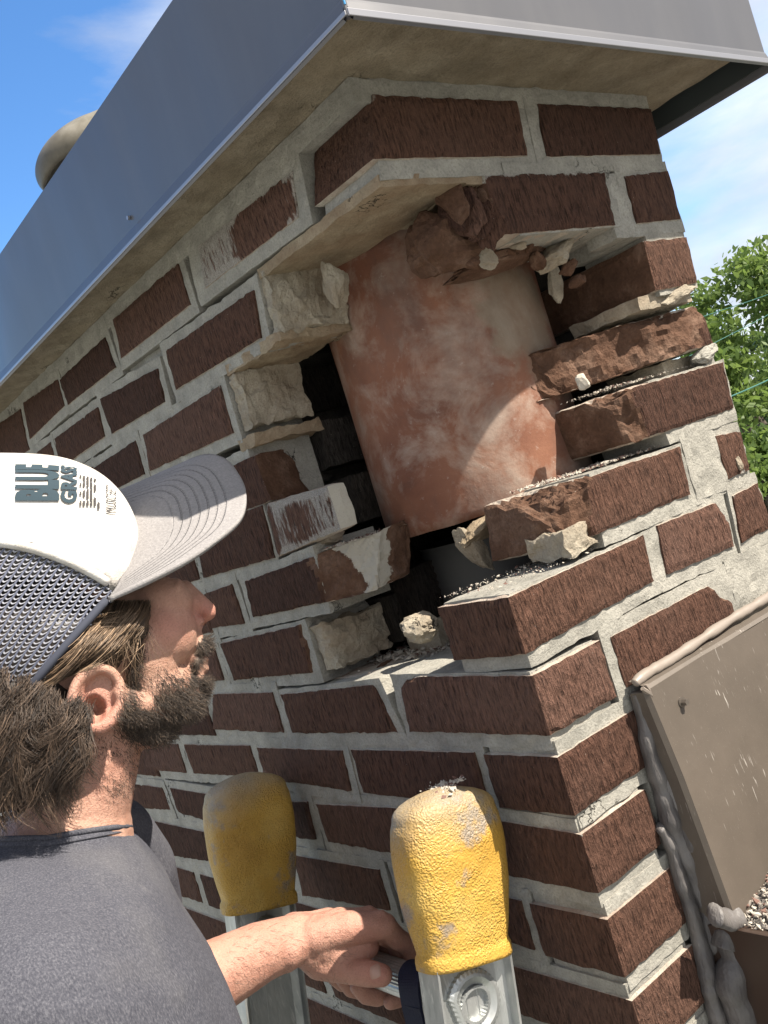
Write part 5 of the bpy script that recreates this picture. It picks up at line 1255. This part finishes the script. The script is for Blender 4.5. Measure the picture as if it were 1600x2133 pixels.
# beard, moustache, stubble and brow from the same surface
def beardgen(pts_, wid, dirf, ln, n, nar=(.00016, .0003)):
    out = []; sh = []
    segs = [(np.array(a, float), np.array(b, float)) for a, b in zip(pts_[:-1], pts_[1:])]
    while len(out) < n:
        a, b = segs[rg.randint(len(segs))]; t = rg.rand(); c0 = a * (1 - t) + b * t + rg.normal(0, wid * .55, 2); h, nr = cast(TB, c0[0], c0[1])
        if h is None: continue
        uu_, vv_, dd_ = toloc(np.array([list(h)]))
        if dd_[0] > .12: continue
        d = np.array(dirf(c0)); d = d + rg.normal(0, .45, 2); d /= np.linalg.norm(d) + 1e-6; L = rg.uniform(*ln); P = np.array(h); out_n = np.array(nr); 
        if out_n @ nrm_ > 0: out_n = -out_n
        p3 = []; cur = rg.normal(0, .5)
        for i in range(5):
            s_ = i / 4; ang = cur * s_; dx = d[0] * math.cos(ang) - d[1] * math.sin(ang); dy = d[0] * math.sin(ang) + d[1] * math.cos(ang)
            p3.append(P + (EU * dx + EV * dy) * L * s_ + out_n * (L * .34 * s_ * (1 - .35 * s_)))
        out.append(p3); sh.append(np.clip(rg.beta(1.1, 2.6) + (.5 if rg.rand() < .12 else 0), 0, 1))
    return out, sh
allp = []; alls = []
for args in (([(288, 1300), (282, 1370), (276, 1430), (266, 1495)], 17, lambda c: (.35, 1), (.0025, .006), 1300),
             ([(268, 1505), (330, 1520), (392, 1505), (428, 1470)], 28, lambda c: (.75, .8), (.003, .0075), 5200),
             ([(432, 1420), (434, 1460), (422, 1500)], 10, lambda c: (1, .35), (.003, .008), 1100),
             ([(330, 1462), (400, 1450)], 18, lambda c: (.5, 1), (.003, .008), 900),
             ([(428, 1332), (418, 1352), (406, 1385), (400, 1430)], 8, lambda c: (.25, 1), (.003, .007), 800),
             ([(330, 1425), (400, 1415)], 26, lambda c: (.5, 1), (.002, .006), 420),
             ([(426, 1325), (430, 1345)], 5, lambda c: (.8, .6), (.004, .008), 350),
             ):
    p, s_ = beardgen(*args[:4], args[4]); allp += p; alls += s_
strands('beard', allp, rg.uniform(.00013, .00027, len(allp)), HM3, alls)
p, s_ = beardgen([(200, 1560), (290, 1560), (270, 1640), (225, 1640)], 26, lambda c: (.3, 1), (.001, .003), 700); strands('stubble', p, rg.uniform(.0001, .0002, len(p)), HM3, s_)['kind'] = 'stuff'
def armhair():
    while True:
        u = rg.uniform(470, 730); v = rg.uniform(1890, 2050); h, nr = cast(TB, u, v)
        if h is not None: break
    o_ = np.array(nr); o_ = -o_ if o_ @ nrm_ > 0 else o_; L = rg.uniform(.003, .008); d = np.array([.8, .35]) + rg.normal(0, .4, 2); P = np.array(h)
    return [P + (EU * d[0] + EV * d[1]) * L * k / 4 + o_ * L * .25 * (k / 4) for k in range(5)], rg.uniform(.3, .9)
pth, sh = strokes(520, armhair); strands('arm_hair', pth, rg.uniform(.00007, .00014, len(pth)), HM3, sh)['kind'] = 'stuff'
# ---- t-shirt
shm_ = mat('slate_jersey', (.085, .086, .100), .95, 0, .15); g = G(shm_); v_ = g.obj(rnd=False)
a = g.noise(g.obj((1, 1, .45), rnd=False), 900, 4, .7); b = g.noise(v_, 14, 5, .55); d_ = g.noise(v_, 1500, 2, .6)
c = g.ramp(a, [(.34, (.045, .046, .058)), (.52, (.074, .075, .090)), (.68, (.125, .124, .140))]); c = g.mix(g.math('MULTIPLY', g.ramp(b, [(.5, 0), (.8, 1)]), .4), c, (.16, .155, .155))
c = g.mix(g.ramp(d_, [(.76, 0), (.82, .6)]), c, (.35, .35, .36)); dust = g.math('MULTIPLY', g.ramp(g.noise(g.obj((1, 1, .25), rnd=False), 26, 6, .6), [(.70, 0), (.80, 1)]), .25); c = g.mix(dust, c, (.36, .34, .33))
g.col(c); g.bump(g.math('ADD', g.math('MULTIPLY', a, .5), g.math('MULTIPLY', b, 3)), .0016, .8)
RG_ = [  # centre u, v, dz, half width px, half depth m, near drop px, far rise px
    (108, 1750, 0.0, 156, .062, -36, 48), (112, 1757, 0.0, 156, .066, -27, 48), (112, 1764, 0, 163, .070, -24, 46), (111, 1775, 0, 176, .078, -24, 44), (110, 1800, 0, 208, .100, -32, 38), (110, 1838, 0, 244, .135, -34, 30), (110, 1885, 0, 270, .165, -52, 14), (108, 1935, 0, 302, .180, -56, 0),
    (105, 1985, 0, 337, .190, -52, 0), (100, 2040, 0, 366, .195, -40, 0), (98, 2090, 0, 388, .198, 0, 0), (96, 2140, 0, 408, .200, 0, 0), (90, 2260, 0, 430, .20, 0, 0), (80, 2500, 0, 420, .19, 0, 0), (70, 2900, 0, 400, .18, 0, 0)]
rings = []; 
R_ar = np.array(RG_, float); ks = np.linspace(0, len(RG_) - 1, 90); NR = 128; V = []; F = []
for q, kx in enumerate(ks):
    pr2 = [np.interp(kx, range(len(RG_)), R_ar[:, c_]) for c_ in range(7)]; u0, v0, d0, aw, bd, nd_, fr_ = pr2
    for i in range(NR):
        an = 2 * math.pi * i / NR; ca, sa = math.cos(an), math.sin(an)
        u = u0 + aw * ca; dz = d0 - bd * sa; vv_ = v0 + (nd_ * abs(max(0, sa)) ** 1.1 - fr_ * max(0, -sa) ** 1.1) + (-30 * max(0, ca) if kx < 3.2 else -30 * max(0, ca) * max(0, 1 - (kx - 3.2) / 3))
        P = hp(u, vv_, dz); w_ = min(1, kx / 6)
        fold = .0045 * w_ * noise.noise(Vector((P[0] * 9 + P[2] * 3, P[1] * 9, P[2] * 5))) + .0022 * w_ * noise.noise(Vector((P[0] * 30, P[1] * 30, P[2] * 14)))
        if q < 9: fold += .0022
        out_ = EU * ca - nrm_ * sa; V.append(P + out_ * fold)
for i in range(len(ks) - 1):
    for k in range(NR): F.append((i * NR + k, i * NR + (k + 1) % NR, (i + 1) * NR + (k + 1) % NR, (i + 1) * NR + k))
sh_ = mk('t_shirt', V, F, shm_, MAN, smooth=True); fixn(sh_); md = sh_.modifiers.new('s', 'SOLIDIFY'); md.thickness = .0016; md.offset = -1
# collar rib
pts = [Vector(V[2 * NR + i]) for i in range(NR)]; pts.append(pts[0]); v, f = tube(pts, .0022, 6, False); mk('collar', v, f, shm_, MAN, smooth=True)
# far shoulder and sleeve (the arm that reaches for the rung)
SB = chain([hp(150, 1790, .07), hp(222, 1802, .095), hp(256, 1885, .12), hp(262, 1990, .15), (-.345, .375, -.62)], [.045, .042, .047, .052, .055], .2)
sculpt('sleeve', SB, shm_, .004, MAN, 8)
# trousers stand in the ladder below the frame
trm = mat('work_trousers', (.09, .08, .07), .9)
hip = hp(80, 2900, 0); SB = chain([hip, hip + (0, -.02, -.12)], [.15, .15], .2)
for s_ in (-1, 1):
    h0 = hip + np.array([0, .10 * s_, -.15]); SB += chain([h0, h0 + (.05, 0, -.42), h0 + (.02, 0, -.85)], [.09, .065, .05])
sculpt('trousers', SB, trm, .008, MAN, 6)
#END
